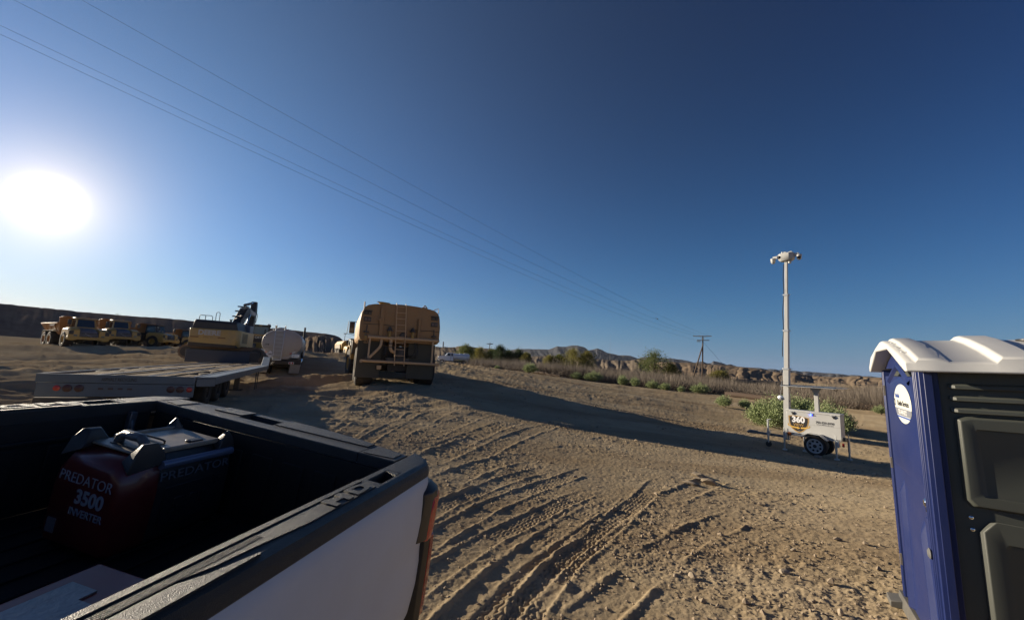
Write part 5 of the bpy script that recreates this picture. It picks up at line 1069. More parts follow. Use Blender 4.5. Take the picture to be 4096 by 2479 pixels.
    for s in (-1, 1):
        m = MB(); m.prism([(-5.3, 1.95), (-5.9, 2.02), (-8.9, 2.02), (-9.3, 1.7), (-9.25, 1.6), (-8.85, 1.94), (-5.9, 1.94), (-5.35, 1.85)], 'x', min(s*1.0, s*1.78), max(s*1.0, s*1.78)); m.build('wheel_guard', M_cream, h)
    return h
G_H = 'articulated dump trucks parked below the embankment'
hauler('yellow articulated dump truck farthest left, its dump body and rear wheels in full view', 'grey_nose', 349, 1394, 46, 119, G_H)
hauler('yellow articulated dump truck with a pale cab roof, second from the left', 'grey_nose', 489, 1389, 53.5, 121, G_H)
hauler('yellow dump truck with a dark blue-grey bonnet and black cab, third from the left', 'dark_nose', 682, 1390, 63, 86, G_H)
hauler('yellow dump truck mostly hidden behind the excavator counterweight', 'dark_nose', 810, 1385, 74, 88, G_H)
hauler('orange dump truck glimpsed between the second and third haulers', 'grey_nose', 600, 1372, 84, 88, G_H)
hauler('yellow articulated water tanker with twin rear wheels beyond the tan water truck', 'dark_nose', 1428, 1452, 63, 146, None, 'articulated_tanker', 'water truck', tank=True)

# ------------------------------------------------------------------ excavator
rc = W(846, 1400, 31.5); xz_az = -20
xo = (rc[0]+3.5*math.sin(R(xz_az)), rc[1]+3.5*math.cos(R(xz_az)))
ex = thing('excavator', 'yellow and black tracked excavator with its boom folded behind the flatbed', 'excavator', (xo[0], xo[1], gz(*xo)), xz_az)
M_exy = pm('excavator_yellow', (.48, .31, .085), .42, var=.12, scale=2, dust=.5, dustcol=(.29, .23, .155))
M_exb = pm('excavator_black', (.025, .026, .03), .5, var=.2, dust=.2, dustcol=(.12, .11, .10))
M_exw = pm('boom_grey', (.22, .23, .25), .45, var=.15, dust=.25)
UA = Matrix.Rotation(-R(62-xz_az), 4, 'Z')                         # undercarriage turned across
def under(o): o.matrix_basis = UA @ o.matrix_basis; return o
for s in (-1, 1):
    m = MB(); L_, r_ = 2.35, .56
    loop = [(L_+r_*math.cos(t), r_+.02+r_*math.sin(t)) for t in np.linspace(-math.pi/2, math.pi/2, 9)]+[(-L_+r_*math.cos(t), r_+.02+r_*math.sin(t)) for t in np.linspace(math.pi/2, 3*math.pi/2, 9)]
    m.prism(loop, 'x', s*1.42-.36, s*1.42+.36)
    P = [Vector((0, a, b)) for a, b in loop]; n = len(P); per = 0
    for i in range(n):
        a, b = P[i], P[(i+1) % n]; l = (b-a).length; k = max(1, round(l/.22))
        for j in range(k):
            c = a+(b-a)*((j+.5)/k); t = (b-a).normalized(); nn = Vector((0, t.z, -t.y))
            q = [c+t*e+nn*o+Vector((x, 0, 0)) for x in (s*1.42-.36, s*1.42+.36) for e, o in ((-.03, 0), (.03, 0), (.02, .045), (-.02, .045))]; m.hexa(q)
    tk_ = under(m.build('track', pm('rusty_track', (.14, .10, .07), .7, var=.3, scale=8, dust=.5, dustcol=(.26, .2, .14)), ex))
    m = MB(); m.box(s*1.42-.40, s*1.42+.40, -2.0, 2.0, .45, .85); m.lathe([(.42, -.41), (.42, .41)], (s*1.42, 2.35, .58), (1, 0, 0), 20); m.lathe([(.42, -.41), (.42, .41)], (s*1.42, -2.35, .58), (1, 0, 0), 20); m.build('track_frame', M_exb, tk_, bevel=.02)
m = MB(); m.box(-1.2, 1.2, -1.2, 1.2, .55, 1.0); m.lathe([(1.0, 0), (1.0, .2)], (0, 0, 1.0), (0, 0, 1), 28); under(m.build('undercarriage', M_exb, ex))
m = MB(); m.box(-1.7, 1.7, -2.9, 1.9, 1.12, 1.40); hs_ = m.build('deck', M_exb, ex, bevel=.03)
m = MB(); m.loft([[(-1.68, y1, z), (-1.60, y0-.0, z), (1.50, y0-.0, z), (1.68, y1, z), (1.70, -2.5, z), (-1.70, -2.5, z)] for z, y0, y1 in ((1.05, -3.25, -2.95), (1.2, -3.46, -3.2), (2.3, -3.52, -3.25), (2.44, -3.44, -3.2))]); cw = m.build('counterweight', M_exy, ex, bevel=.07, seg=3)
text('lettering', 'DEERE', .52, pm('deere_letters', (.42, .42, .40), .5), cw, (-.30, -3.535, 2.10), (1, 0, 0), (0, 0, 1), bold=.022, ext=.012, sx=1.0)
text('lettering', '470G  LC', .15, pm('ghost_letters', (.20, .13, .06), .5), cw, (-.35, -3.53, 1.75), (1, 0, 0), (0, 0, 1), sx=1.1)
for x in (-1.25, .55):
    m = MB(); m.box(x-.26, x+.26, -3.54, -3.515, 1.70, 1.80); m.build('worn_label', pm('brown_label', (.22, .12, .05), .6), cw)
m = MB(); m.hexa([(-1.6, -3.50, 1.0), (1.6, -3.50, 1.0), (1.6, -2.6, 1.0), (-1.6, -2.6, 1.0), (-1.62, -3.535, 1.32), (1.55, -3.535, 1.20), (1.6, -2.6, 1.3), (-1.6, -2.6, 1.3)]); m.build('dark_skirt', pm('skirt_brown', (.07, .06, .05), .8, var=.4, scale=5), cw, bevel=.03)  # darker band along the bottom of the counterweight
m = MB(); m.box(1.25, 1.71, -3.0, 1.1, 1.15, 2.42); m.box(-1.71, -1.25, -2.8, -.2, 1.15, 2.42); sp = m.build('side_panel', M_exy, ex, bevel=.03)
for i in range(9):
    m = MB(); m.box(1.705, 1.725, -2.5, -1.75, 1.45+i*.09, 1.495+i*.09); m.box(1.705, 1.725, -1.65, -.9, 1.45+i*.09, 1.495+i*.09); m.build('louvre', M_gap, sp)
m = MB(); m.loft([[(-1.60, y, 2.4), (-1.5, y, z), (1.35, y, z-.04), (1.5, y, 2.4)] for y, z in ((-3.2, 2.98), (-3.0, 3.16), (-.6, 3.18), (-.4, 2.9))]); m.build('engine_cover', M_exb, ex, bevel=.05)
m = MB(); m.tube([(-1.3, -2.9, 3.1), (-1.3, -2.9, 3.42), (-1.25, -2.9, 3.5), (-.5, -2.9, 3.5), (-.42, -2.9, 3.4), (-.42, -2.9, 3.1)], .025, 6); m.tube([(-.9, -2.9, 3.5), (-.9, -2.9, 3.1)], .025, 6); m.tube([(-.3, -2.6, 3.1), (-.3, -2.6, 3.75), (-.22, -2.6, 3.85), (-.1, -2.6, 3.85), (-.04, -2.6, 3.75), (-.04, -2.6, 3.1)], .025, 6); m.build('guard_rail', M_exb, ex)
m = MB(); m.cyl((.72, -2.4, 3.1), (.72, -2.4, 3.28), .07); m.lathe([(.12, 0), (.12, .06)], (.72, -2.4, 3.28), (0, 0, 1), 14); m.build('exhaust', M_exb, ex)
m = MB(); m.box(.95, 1.68, -.3, .9, 2.42, 3.05); m.build('tool_box', pm('slate_box', (.10, .12, .16), .45), ex, bevel=.04)
m = MB(); m.loft([[(-1.65, y, 1.4), (-1.65, y, z), (-.75, y, z), (-.75, y, 1.4)] for y, z in ((-.1, 3.2), (.1, 3.3), (1.4, 3.28), (1.9, 2.2))]); xc = m.build('cab', M_exb, ex, bevel=.03)
m = MB(); m.box(-1.66, -1.655, .1, 1.3, 2.1, 3.1); m.build('cab_window', M_glass2, xc)
m = MB(); m.tube([(1.5, .9, 1.4), (1.5, .9, 2.6), (1.5, 1.8, 2.6), (1.5, 1.8, 1.4)], .025, 6); m.build('step_rail', M_exb, ex)
def beam(name, top, bot, x0, x1, mat, par): 
    m = MB(); m.prism(top+bot[::-1], 'x', x0, x1); return m.build(name, mat, par, bevel=.03)
bx = .15
bm_ = beam('boom', [(.3, 2.25), (1.6, 3.7), (2.9, 4.75), (3.6, 5.0), (4.6, 4.95), (6.6, 4.75)], [(.6, 1.6), (2.2, 3.1), (3.3, 3.95), (3.9, 4.2), (4.8, 4.3), (6.5, 4.35)], bx-.32, bx+.32, M_exb, ex)
text('boom_lettering', 'DEERE', .38, pm('boom_letters', (.5, .5, .5), .5), bm_, (bx+.345, 5.25, 4.63), (0, 1, 0), (0, -.04, 1), bold=.01, ext=.008)
m = MB(); m.prism([(3.9, 4.92), (6.4, 4.72), (6.4, 4.45), (4.2, 4.42)], 'x', bx+.322, bx+.335); m.prism([(3.9, 4.92), (6.4, 4.72), (6.4, 4.45), (4.2, 4.42)], 'x', bx-.335, bx-.322); m.build('boom_panel', M_exw, bm_)
beam('stick', [(6.35, 5.9), (6.75, 5.95), (7.05, 4.9), (6.5, 2.9), (5.9, 1.35)], [(6.1, 4.7), (6.2, 4.5), (6.05, 3.6), (5.75, 2.4), (5.55, 1.35)][::1], bx-.24, bx+.24, M_exb, ex) if False else None
m = MB(); m.prism([(6.35, 5.95), (6.75, 5.95), (7.05, 4.95), (6.85, 3.9), (6.2, 1.55), (5.85, 1.45), (6.0, 3.2), (6.25, 4.6)], 'x', bx-.25, bx+.25); m.build('stick', M_exb, ex, bevel=.03)
def ram(p0, p1, r, par):
    m = MB(); p0, p1 = Vector(p0), Vector(p1); q = p0+(p1-p0)*.6; m.cyl(p0, q, r); m.build('cylinder', M_exb, par); m = MB(); m.cyl(q, p1, r*.55); m.build('rod', M_chrome, par)
ram((bx, 3.2, 5.2), (bx, 6.5, 5.85), .13, ex); ram((bx-.45, 1.5, 1.8), (bx-.45, 3.6, 4.4), .13, ex); ram((bx+.45, 1.5, 1.8), (bx+.45, 3.6, 4.4), .13, ex)
m = MB()
for k in range(4): m.tube([(bx-.2+k*.13, 1.0+k*.02, 2.6), (bx-.2+k*.13, 1.7, 4.0+.05*k), (bx-.2+k*.13, 2.8, 4.9+.05*k), (bx-.2+k*.13, 3.8, 5.12), (bx-.2+k*.13, 5.0, 5.02)], .022, 5)
m.tube([(bx+.2, 6.9, 5.0), (bx+.25, 7.35, 4.6), (bx+.2, 7.2, 3.9), (bx+.2, 6.8, 3.7)], .035, 6)
for y, z in ((1.2, 3.0), (1.8, 3.65), (2.4, 4.2), (3.0, 4.7)): m.box(bx-.5, bx+.4, y-.05, y+.05, z+.25, z+.36)
m.build('hydraulic_hoses', M_black, ex)
m = MB(); m.prism([(5.5, 1.6), (6.3, 1.7), (6.2, .9), (5.4, .35), (4.7, .3), (4.5, .9), (5.0, 1.4)], 'x', bx-.7, bx+.7); m.build('bucket', M_exb, ex, bevel=.03)

# ------------------------------------------------------------------ bulldozer half hidden behind the tanker
dz = W(1028, 1410, 42)
bd_ = thing('bulldozer', 'yellow bulldozer with a black cab half hidden behind the fuel tanker', 'bulldozer', (dz[0], dz[1], gz(dz[0], dz[1])), 148)
m = MB(); m.box(-.8, .8, -2.4, 0, 1.0, 2.15); hd2 = m.build('engine_hood', M_exy, bd_, bevel=.05)
m = MB(); m.box(-.6, .6, -.02, .03, 1.05, 1.95); m.build('grille', M_black, hd2); text('lettering', 'CAT', .30, pm('cat_letters', (.55, .55, .5), .5), hd2, (.1, .035, 1.8), (-1, 0, 0), (0, 0, 1), bold=.012, ext=.004)
m = MB(); m.box(-1.35, 1.35, -2.6, -.4, 1.1, 1.7); m.box(.8, 1.35, -1.5, -.2, 1.6, 2.1); m.build('side_tank', M_exy, bd_, bevel=.05)
m = MB(); 
for sx in (-.85, .85):
    for y in (-2.5, -3.9): m.box(sx-.07, sx+.07, y-.07, y+.07, 1.9, 3.15)
m.box(-1.0, 1.0, -4.1, -2.3, 3.12, 3.30); m.box(-.92, .92, -4.0, -2.4, 1.2, 2.05); dc = m.build('cab_frame', M_exb, bd_, bevel=.03)
m = MB(); m.box(-.78, .78, -2.5, -2.46, 2.1, 3.1); m.build('windscreen', M_glass2, dc)
for sx in (-.8, .8):
    m = MB(); m.box(sx-.16, sx+.16, -2.35, -2.2, 3.30, 3.42); m.build('roof_lamp', M_steel, dc, bevel=.03)
m = MB(); m.box(-.15, .15, -2.3, -2.28, 3.14, 3.28); m.build('yellow_plate', M_yel, dc)
for s in (-1, 1):
    m = MB(); m.prism([(-.4, .05), (-3.8, .05), (-4.3, .5), (-3.6, 1.05), (-2.4, 1.35), (-.4, .95), (0, .5)], 'x', s*1.1-.3, s*1.1+.3); m.build('track', M_grm, bd_, bevel=.04)
m = MB(); m.loft([[(-1.9, y+.35, .15), (-1.9, y, .6), (-1.9, y+.3, 1.25), (-1.9, y+.22, 1.27), (-1.9, y-.1, .6), (-1.9, y+.25, .1)] if k == 0 else [(1.9, y+.35, .15), (1.9, y, .6), (1.9, y+.3, 1.25), (1.9, y+.22, 1.27), (1.9, y-.1, .6), (1.9, y+.25, .1)] for k, y in ((0, .7), (1, .7))]); m.box(-1.2, -.9, -1.2, .7, .45, .65); m.box(.9, 1.2, -1.2, .7, .45, .65); m.build('blade', M_exy, bd_, bevel=.02)
m = MB(); m.cyl((-.5, -1.2, 2.15), (-.5, -1.2, 2.75), .07); m.build('exhaust', M_exb, bd_)

# ------------------------------------------------------------------ white water truck by the brush
tw = W(1752, 1452, 88)
ww = thing('water_truck', 'small white water truck parked by the dry brush, facing left', 'water truck', (tw[0]-.2, tw[1], gz(tw[0]+3.5, tw[1])), -103)
M_ww = pm('white_truck_paint', (.66, .68, .70), .3, var=.04, dust=.15, coat=.4)
m = MB(); m.loft([[(-.95, y, .85), (-1.0, y, 1.1), (-.9, y, z), (.9, y, z), (1.0, y, 1.1), (.95, y, .85)] for y, z in ((-.15, 1.55), (-.35, 1.68), (-1.6, 1.82), (-1.75, 1.9))]); m.build('bonnet', M_ww, ww, bevel=.05)
m = MB(); m.loft([[(-1.02, y, .72), (-1.02, y, 1.75), (-.82, y, z), (.82, y, z), (1.02, y, 1.75), (1.02, y, .72)] for y, z in ((-1.6, 1.84), (-2.1, 2.42), (-2.4, 2.5), (-3.3, 2.48), (-3.4, 2.2))]); wc = m.build('cab', M_ww, ww, bevel=.04)
m = MB(); m.hexa([(-.86, -1.62, 1.86), (.86, -1.62, 1.86), (.86, -1.7, 1.86), (-.86, -1.7, 1.86), (-.76, -2.08, 2.38), (.76, -2.08, 2.38), (.76, -2.14, 2.38), (-.76, -2.14, 2.38)]); m.build('windscreen', M_glass2, wc)
for s in (-1, 1):
    for y0, y1 in ((-2.15, -2.75), (-2.9, -3.25)):
        m = MB(); m.hexa([(s*.99, y0+.2*(y0 > -2.5), 1.78), (s*1.025, y0+.2*(y0 > -2.5), 1.78), (s*1.025, y1, 1.78), (s*.99, y1, 1.78), (s*.86, y0, 2.32), (s*.89, y0, 2.32), (s*.89, y1, 2.32), (s*.86, y1, 2.32)]); m.build('side_window', M_glass, wc)
    m = MB(); m.box(s*1.03-.005, s*1.03+.005, -2.85, -2.80, .8, 1.75); m.build('door_seam', M_gap, wc)
    m = MB(); m.tube([(s*1.0, -1.95, 1.8), (s*1.28, -1.95, 1.9)], .02, 6); m.box(s*1.26-.09, s*1.26+.09, -2.0, -1.92, 1.75, 2.2); m.build('door_mirror', M_chrome, ww)
    m = MB(); q = [(-.95+.62*math.cos(t), .48+.62*math.sin(t)) for t in np.linspace(.3, math.pi-.1, 12)]; q2 = [(-.95+.54*math.cos(t), .48+.54*math.sin(t)) for t in np.linspace(math.pi-.1, .3, 12)]; m.prism(q+q2, 'x', min(s*.86, s*1.12), max(s*.86, s*1.12)); m.build('front_fender', M_ww, ww)
    m = MB(); m.prism([(-4.75, 1.02), (-4.9, 1.12), (-6.35, 1.12), (-6.75, .55), (-6.70, .5), (-6.3, 1.06), (-4.95, 1.06)], 'x', min(s*.7, s*1.15), max(s*.7, s*1.15)); m.build('rear_fender', M_ww, ww)
    wheel('wheel', ww, (s*.93, -.95, .48), .48, .27, .27, M_rubber, M_ww, side=s, n=28, dish=.05); wheel('wheel', ww, (s*.93, -5.7, .48), .48, .27, .27, M_rubber, M_gry, side=s, n=28, dish=.1); wheel('wheel', ww, (s*.62, -5.7, .48), .48, .27, .27, M_rubber, M_gry, side=s, n=28)
m = MB(); m.box(-.62, .62, -.17, -.08, .85, 1.55); gr = m.build('grille', M_chrome, ww, bevel=.02)
m = MB()
for i in range(4): m.box(-.56, .56, -.085, -.075, .95+i*.15, 1.0+i*.15)
m.build('grille_slats', M_gap, gr); m = MB(); m.box(-1.05, 1.05, -.15, .12, .45, .78); m.build('front_bumper', M_chrome, ww, bevel=.05)
for s in (-1, 1):
    m = MB(); m.box(s*.8-.14, s*.8+.14, -.16, -.07, 1.0, 1.35); m.build('headlamp', M_glass2, ww, bevel=.04)
m = MB(); n = 28; m.loft([[(1.02*a*math.cos(t), y, 1.68+.70*a*math.sin(t)) for t in np.linspace(0, 2*math.pi, n+1)[:-1]] for y, a in ((-3.5, .95), (-3.55, 1), (-6.85, 1), (-6.95, .9))]); m.build('water_tank', M_ww, ww)
m = MB(); m.box(-.25, .25, -5.2, -4.8, 2.36, 2.48); m.build('tank_hatch', M_ww, ww, bevel=.03)
m = MB(); m.tube([(-.4, -5.6, 2.3), (-.4, -5.7, 2.55), (-.4, -6.6, 2.5), (-.4, -6.75, 2.2)], .03, 6); m.build('top_rail', M_steel, ww)
m = MB(); m.box(-.5, .5, -6.9, -.4, .55, .85); m.box(-.95, -.5, -4.6, -3.6, .4, .8); m.box(.5, .95, -4.6, -3.6, .4, .8); m.cyl((-.9, -5.7, .48), (.9, -5.7, .48), .08); m.cyl((-.9, -.95, .48), (.9, -.95, .48), .08); m.tube([(-.9, -7.0, .6), (.9, -7.0, .6)], .04); m.build('chassis', M_fdark, ww)

# ------------------------------------------------------------------ poles and wires
M_pole = pm('old_pole_wood', (.11, .075, .05), .85, var=.3, scale=3); M_arm = pm('grey_crossarm', (.20, .165, .13), .8, var=.2)
p0 = W(2809, 1540, 85); up1 = thing('power_pole', 'brown timber power pole with two crossarms and a leaning brace pole', 'utility pole', (p0[0], p0[1], gz(p0[0], p0[1])-.2), 30)
topz = W(2815, 1340, 85)[2]-up1.location.z
lean = .028
m = MB(); m.cyl((0, 0, 0), (lean*topz, 0, topz), .17, .12, 10); m.build('pole', M_pole, up1)
bp = W(2778, 1500, 83); ax = Vector(bp)-Vector(p0); a_, b_ = -2.1, .3
m = MB(); m.cyl((a_, -.6, 0), (lean*topz*.86, -.14, topz*.80), .15, .12, 10); m.build('brace_pole', M_pole, up1)
def arm(z, x0, x1, mt, r=.075): 
    m = MB(); m.box(x0, x1, -.17, -.03, z-r, z+r); return m.build('crossarm', mt, up1, bevel=.01)
ca = arm(topz-.12, -1.6, 2.0, M_arm); cb2 = arm(topz-1.0, -.9, 1.55, M_pole)
m = MB()
for sx in (-1, 1): m.cyl((lean*topz+sx*.06, -.18, topz-.85), (lean*topz+sx*.55, -.18, topz-.18), .03, n=6)
m.build('arm_brace', M_arm, up1)
for x in (-1.55, -.3, 1.3):
    m = MB(); m.lathe([(.03, 0), (.06, .02), (.03, .05), (.07, .08), (.04, .16), (0, .17)], (x, -.1, topz-.06), (0, 0, 1), 10); m.build('insulator', M_arm, ca)
for x in (-.85, -.6, -.35):
    m = MB(); m.tube([(x, -.1, topz-1.06), (x+.02, -.12, topz-1.3), (x+.12, -.12, topz-1.4), (x+.15, -.12, topz-1.2)], .045, 6); m.build('fuse_cutout', M_arm, cb2)
M_wire = pm('aluminium_wire', (.05, .055, .065), .9, var=.05, spec=.05)
Mu = Matrix.Translation(up1.location) @ Matrix.Rotation(-R(30), 4, 'Z')
def wire(label, a, b, sag, r=.0055, n=60):
    pts = []; L = (b-a).length
    for i in range(n+1): t = (i/n); p = a.lerp(b, t); p.z -= sag*4*t*(1-t); pts.append(p)
    m = MB(); m.tube(pts, [.0125-.0085*(i/n) for i in range(n+1)], 5); o = m.build('power_line', M_wire); tag(o, label, 'power line', 'power lines strung across the sky'); return o
for x, dz_, far, lab in ((-1.55, .1, (-700, -230), 'overhead power line, lowest but one as it crosses the sky'), (-.3, .1, (-700, -390), 'overhead power line, second from the top across the sky'), (1.3, .1, (-700, -580), 'overhead power line, highest of the four across the sky'), (-1.15, -.95, (-700, -190), 'overhead power line, lowest of the four, from the lower crossarm')):
    wire(lab, Mu @ Vector((x, -.1, topz+dz_)), Vector(W(*far, 10)), 1.1)
m = MB(); g0 = Mu @ Vector((.3, -.1, topz-1.3)); g1 = Vector(W(2930, 1500, 92)); m.tube([g0, g1], .02, 5); tag(m.build('guy_wire', M_wire), 'thin guy wire slanting down right of the braced pole', 'wire')
p0 = W(1953, 1452, 165); u2 = thing('power_pole', 'distant power pole with one crossarm above the green trees', 'utility pole', (p0[0], p0[1], gz(p0[0], p0[1])), 10)
tz2 = W(1955, 1368, 165)[2]-u2.location.z
m = MB(); m.cyl((0, 0, 0), (.3, 0, tz2), .16, .13, 8); m.build('pole', M_pole, u2); m = MB(); m.box(-1.1, 1.6, -.1, .1, tz2-.75, tz2-.5); m.build('crossarm', M_pole, u2)
for sx in (-.9, 1.4):
    m = MB(); m.cyl((sx, 0, tz2-.5), (sx, 0, tz2-.28), .06, n=6); m.build('insulator', M_arm, u2)
m = MB(); m.cyl((-.4, 0, tz2-.75), (.25, 0, tz2-1.3), .04, n=5); m.cyl((.95, 0, tz2-.75), (.35, 0, tz2-1.3), .04, n=5); m.build('arm_brace', M_arm, u2)
p0 = W(1377, 1372, 230); u3 = thing('light_mast', 'far light mast with a flat head beyond the earth bank', 'lamp post', (p0[0], p0[1], 3.0), 0)
t3 = W(1378, 1334, 230)[2]-3.0
m = MB(); m.cyl((0, 0, 0), (0, 0, t3), .22, .14, 8); m.build('mast', M_arm, u3); m = MB(); m.box(-.75, .75, -.4, .4, t3-.15, t3+.15); m.box(-.4, .4, -.8, .8, t3+.15, t3+.25); m.build('lamp_head', M_arm, u3)
p0 = W(1772, 1392, 405); m = MB(); m.cyl((0, 0, -3), (0, 0, 4.6), .55, .5, 8); m.lathe([(.62, 4.6), (.62, 4.9), (0, 5.0)], (0, 0, 0), (0, 0, 1), 8); o = m.build('hilltop_post', M_pole); o.location = (p0[0], p0[1], W(1772, 1386, 405)[2]); tag(o, 'stubby dark post standing on the hill right of the tan truck', 'post')
p0 = W(2440, 1420, 2600); p1 = W(2445, 1340, 2600); m = MB()
for k in range(3): m.cyl(tuple(Vector((math.cos(k*2.1), math.sin(k*2.1), 0))*1.0+Vector((0, 0, -40))), (0, 0, p1[2]-p0[2]), .35, .15, 5)
o = m.build('radio_mast', M_arm); o.location = tuple(p0); tag(o, 'hair thin radio mast rising right of the tallest mountain', 'mast')
p0 = W(2630, 1275, 60); m = MB(); m.ball((0, 0, 0), .10, 8, 6, (1, 2.0, .8)); m.add([(.05, .1, .02), (.42, .02, .16), (.40, -.10, .15), (.05, -.12, .02), (-.05, .1, .02), (-.42, .02, .16), (-.40, -.1, .15), (-.05, -.12, .02), (.05, 0, .05), (-.05, 0, .05)], [(0, 1, 2, 3), (4, 7, 6, 5), (0, 3, 8), (4, 9, 7)]); o = m.build('bird', M_black); o.location = tuple(p0); tag(o, 'tiny dark bird in flight below the power lines', 'bird')
# ------------------------------------------------------------------ vegetation
nr = np.random.default_rng(11)
M_sage = leafmat('saltbush_leaf', (.20, .25, .105), (.34, .39, .20), 2.5, .15)
M_leaf = leafmat('willow_leaf', (.085, .115, .035), (.17, .19, .06), 1.2, .35)
M_leafy = leafmat('yellowing_leaf', (.17, .165, .045), (.27, .24, .07), 1.0, .4)
M_leafd = leafmat('dark_leaf', (.035, .058, .028), (.075, .10, .04), 1.2, .3)
M_twig = leafmat('dry_twig', (.15, .122, .096), (.25, .21, .165), .35, .1)
M_twigd = pm('dark_branch', (.10, .078, .06), .9, var=.4, scale=5)
M_bark = pm('bark', (.09, .07, .05), .9, var=.3, scale=6)
def leaves(c, dirs, ln, wd_):
    """diamond leaves at points c pointing along dirs"""
    n = len(c); d = dirs/(np.linalg.norm(dirs, axis=1, keepdims=True)+1e-9); s = np.cross(d, nr.normal(size=(n, 3))); s /= (np.linalg.norm(s, axis=1, keepdims=True)+1e-9)
    ln = ln*(.6+.8*nr.random((n, 1))); a = c; b = c+d*ln*.5+s*wd_; e = c+d*ln; f = c+d*ln*.5-s*wd_
    v = np.stack([a, b, e, f], 1).reshape(-1, 3); q = np.arange(4*n).reshape(-1, 4); return v, q
def bush_mesh(name, w, h, shoots, per, seed):
    """low shrub of upright leafy shoots, gaps between them"""
    global nr; nr = np.random.default_rng(seed); C = []; D_ = []
    lob = [(0, 0, 1)]+[(nr.uniform(-.62, .62), nr.uniform(-.4, .4), nr.uniform(.55, .95)) for _ in range(5)]
    for i in range(shoots):
        l = lob[nr.integers(len(lob))]; a = nr.uniform(0, 2*math.pi); r = math.sqrt(nr.random()); k = l[2]
        top = np.array([l[0]*w*.5+r*math.cos(a)*w*.34*k, l[1]*w*.5+r*math.sin(a)*w*.34*k, h*k*(1-.55*r*r)*nr.uniform(.72, 1.08)])
        root = np.array([top[0]*.45, top[1]*.45, 0]); t = nr.uniform(.18, 1, per)[:, None]; bend = np.array([0, 0, .12*h])*np.sin(t*math.pi)
        p = root+(top-root)*t+bend+nr.normal(size=(per, 3))*.018*(w+h); C.append(p); d = (top-root)/np.linalg.norm(top-root); D_.append(d*.8+nr.normal(size=(per, 3))*.55+np.array([0, 0, .25]))
    v, q = leaves(np.concatenate(C), np.concatenate(D_), .050+.035*h, .011+.006*h); return np_mesh(name, v, q, M_sage)
bm1 = [bush_mesh('saltbush_crown', 1.6, 1.1, 300, 16, s) for s in (1, 2, 3)]; bm2 = [bush_mesh('saltbush_crown', 3.0, 1.65, 900, 20, s) for s in (5, 6)]
stem_m = MB(); rr_ = random.Random(2)
for i in range(9):
    a = rr_.uniform(0, 6.28); stem_m.tube([(0, 0, -.05), (.2*math.cos(a), .2*math.sin(a), .3), (.5*math.cos(a), .5*math.sin(a), .65)], .018, 5)
stem_o = stem_m.build('stem', M_bark); stem_me = stem_o.data; bpy.data.objects.remove(stem_o)
def bush(px, py, wpx, hpx, d, label, big=False, k=0):
    p = W(px, py, d); w = wpx*d/FOC; h = hpx*d/FOC; z = gz(p[0], p[1]); o = thing('saltbush', label, 'bush', (p[0], p[1], z-.03), rr_.uniform(0, 360), 'green saltbushes along the edge of the dirt yard')
    me = bm2[k % 2] if big else bm1[k % 3]; bw, bh = (3.0, 1.65) if big else (1.6, 1.1); c = link('foliage', me, o); c.scale = (w/bw*1.04, w/bw*1.04, h/bh*1.05)
    s = link('stem', stem_me, o); s.scale = (w*.5, w*.5, h*.75)
for i, b in enumerate([(1988, 1479, 32, 16, 60, 'tiny green saltbush nearest the white water truck'), (2115, 1499, 76, 44, 57, 'rounded green saltbush standing alone right of the white truck'),
    (2310, 1520, 58, 32, 57, 'low green saltbush, left half of a touching pair'), (2372, 1527, 76, 44, 56, 'taller green saltbush, right half of a touching pair'),
    (2488, 1550, 62, 45, 53, 'spiky green saltbush, left of a joined pair below the trees'), (2536, 1553, 52, 42, 52, 'spiky green saltbush, right of a joined pair below the trees'),
    (2612, 1560, 54, 38, 50, 'green saltbush in the row left of the braced pole'), (2664, 1568, 60, 34, 49, 'wide low saltbush in the row left of the braced pole'),
    (2722, 1574, 36, 28, 47, 'smallest saltbush in the row before the braced pole'), (2800, 1582, 78, 46, 47, 'green saltbush right in front of the braced pole'),
    (2902, 1634, 84, 50, 31, 'compact green saltbush on open dirt left of the surveillance trailer'), (2985, 1640, 60, 42, 31, 'sparse pale saltbush between the compact bush and the trailer'),
    (3527, 1674, 56, 38, 33, 'small pale saltbush beside the portable toilet edge'), (1352, 1412, 90, 14, 96, 'low green scrub at the foot of the dirt mound')]): bush(*b, k=i)
for i, b in enumerate([(3080, 1700, 200, 125, 22.0, 'large green saltbush behind the trailer tongue and mast'), (3175, 1690, 190, 120, 24.5, 'tall green saltbush seen over the equipment box'), (3330, 1706, 190, 122, 22.5, 'broad green saltbush spilling out right of the trailer')]): bush(*b, big=True, k=i)

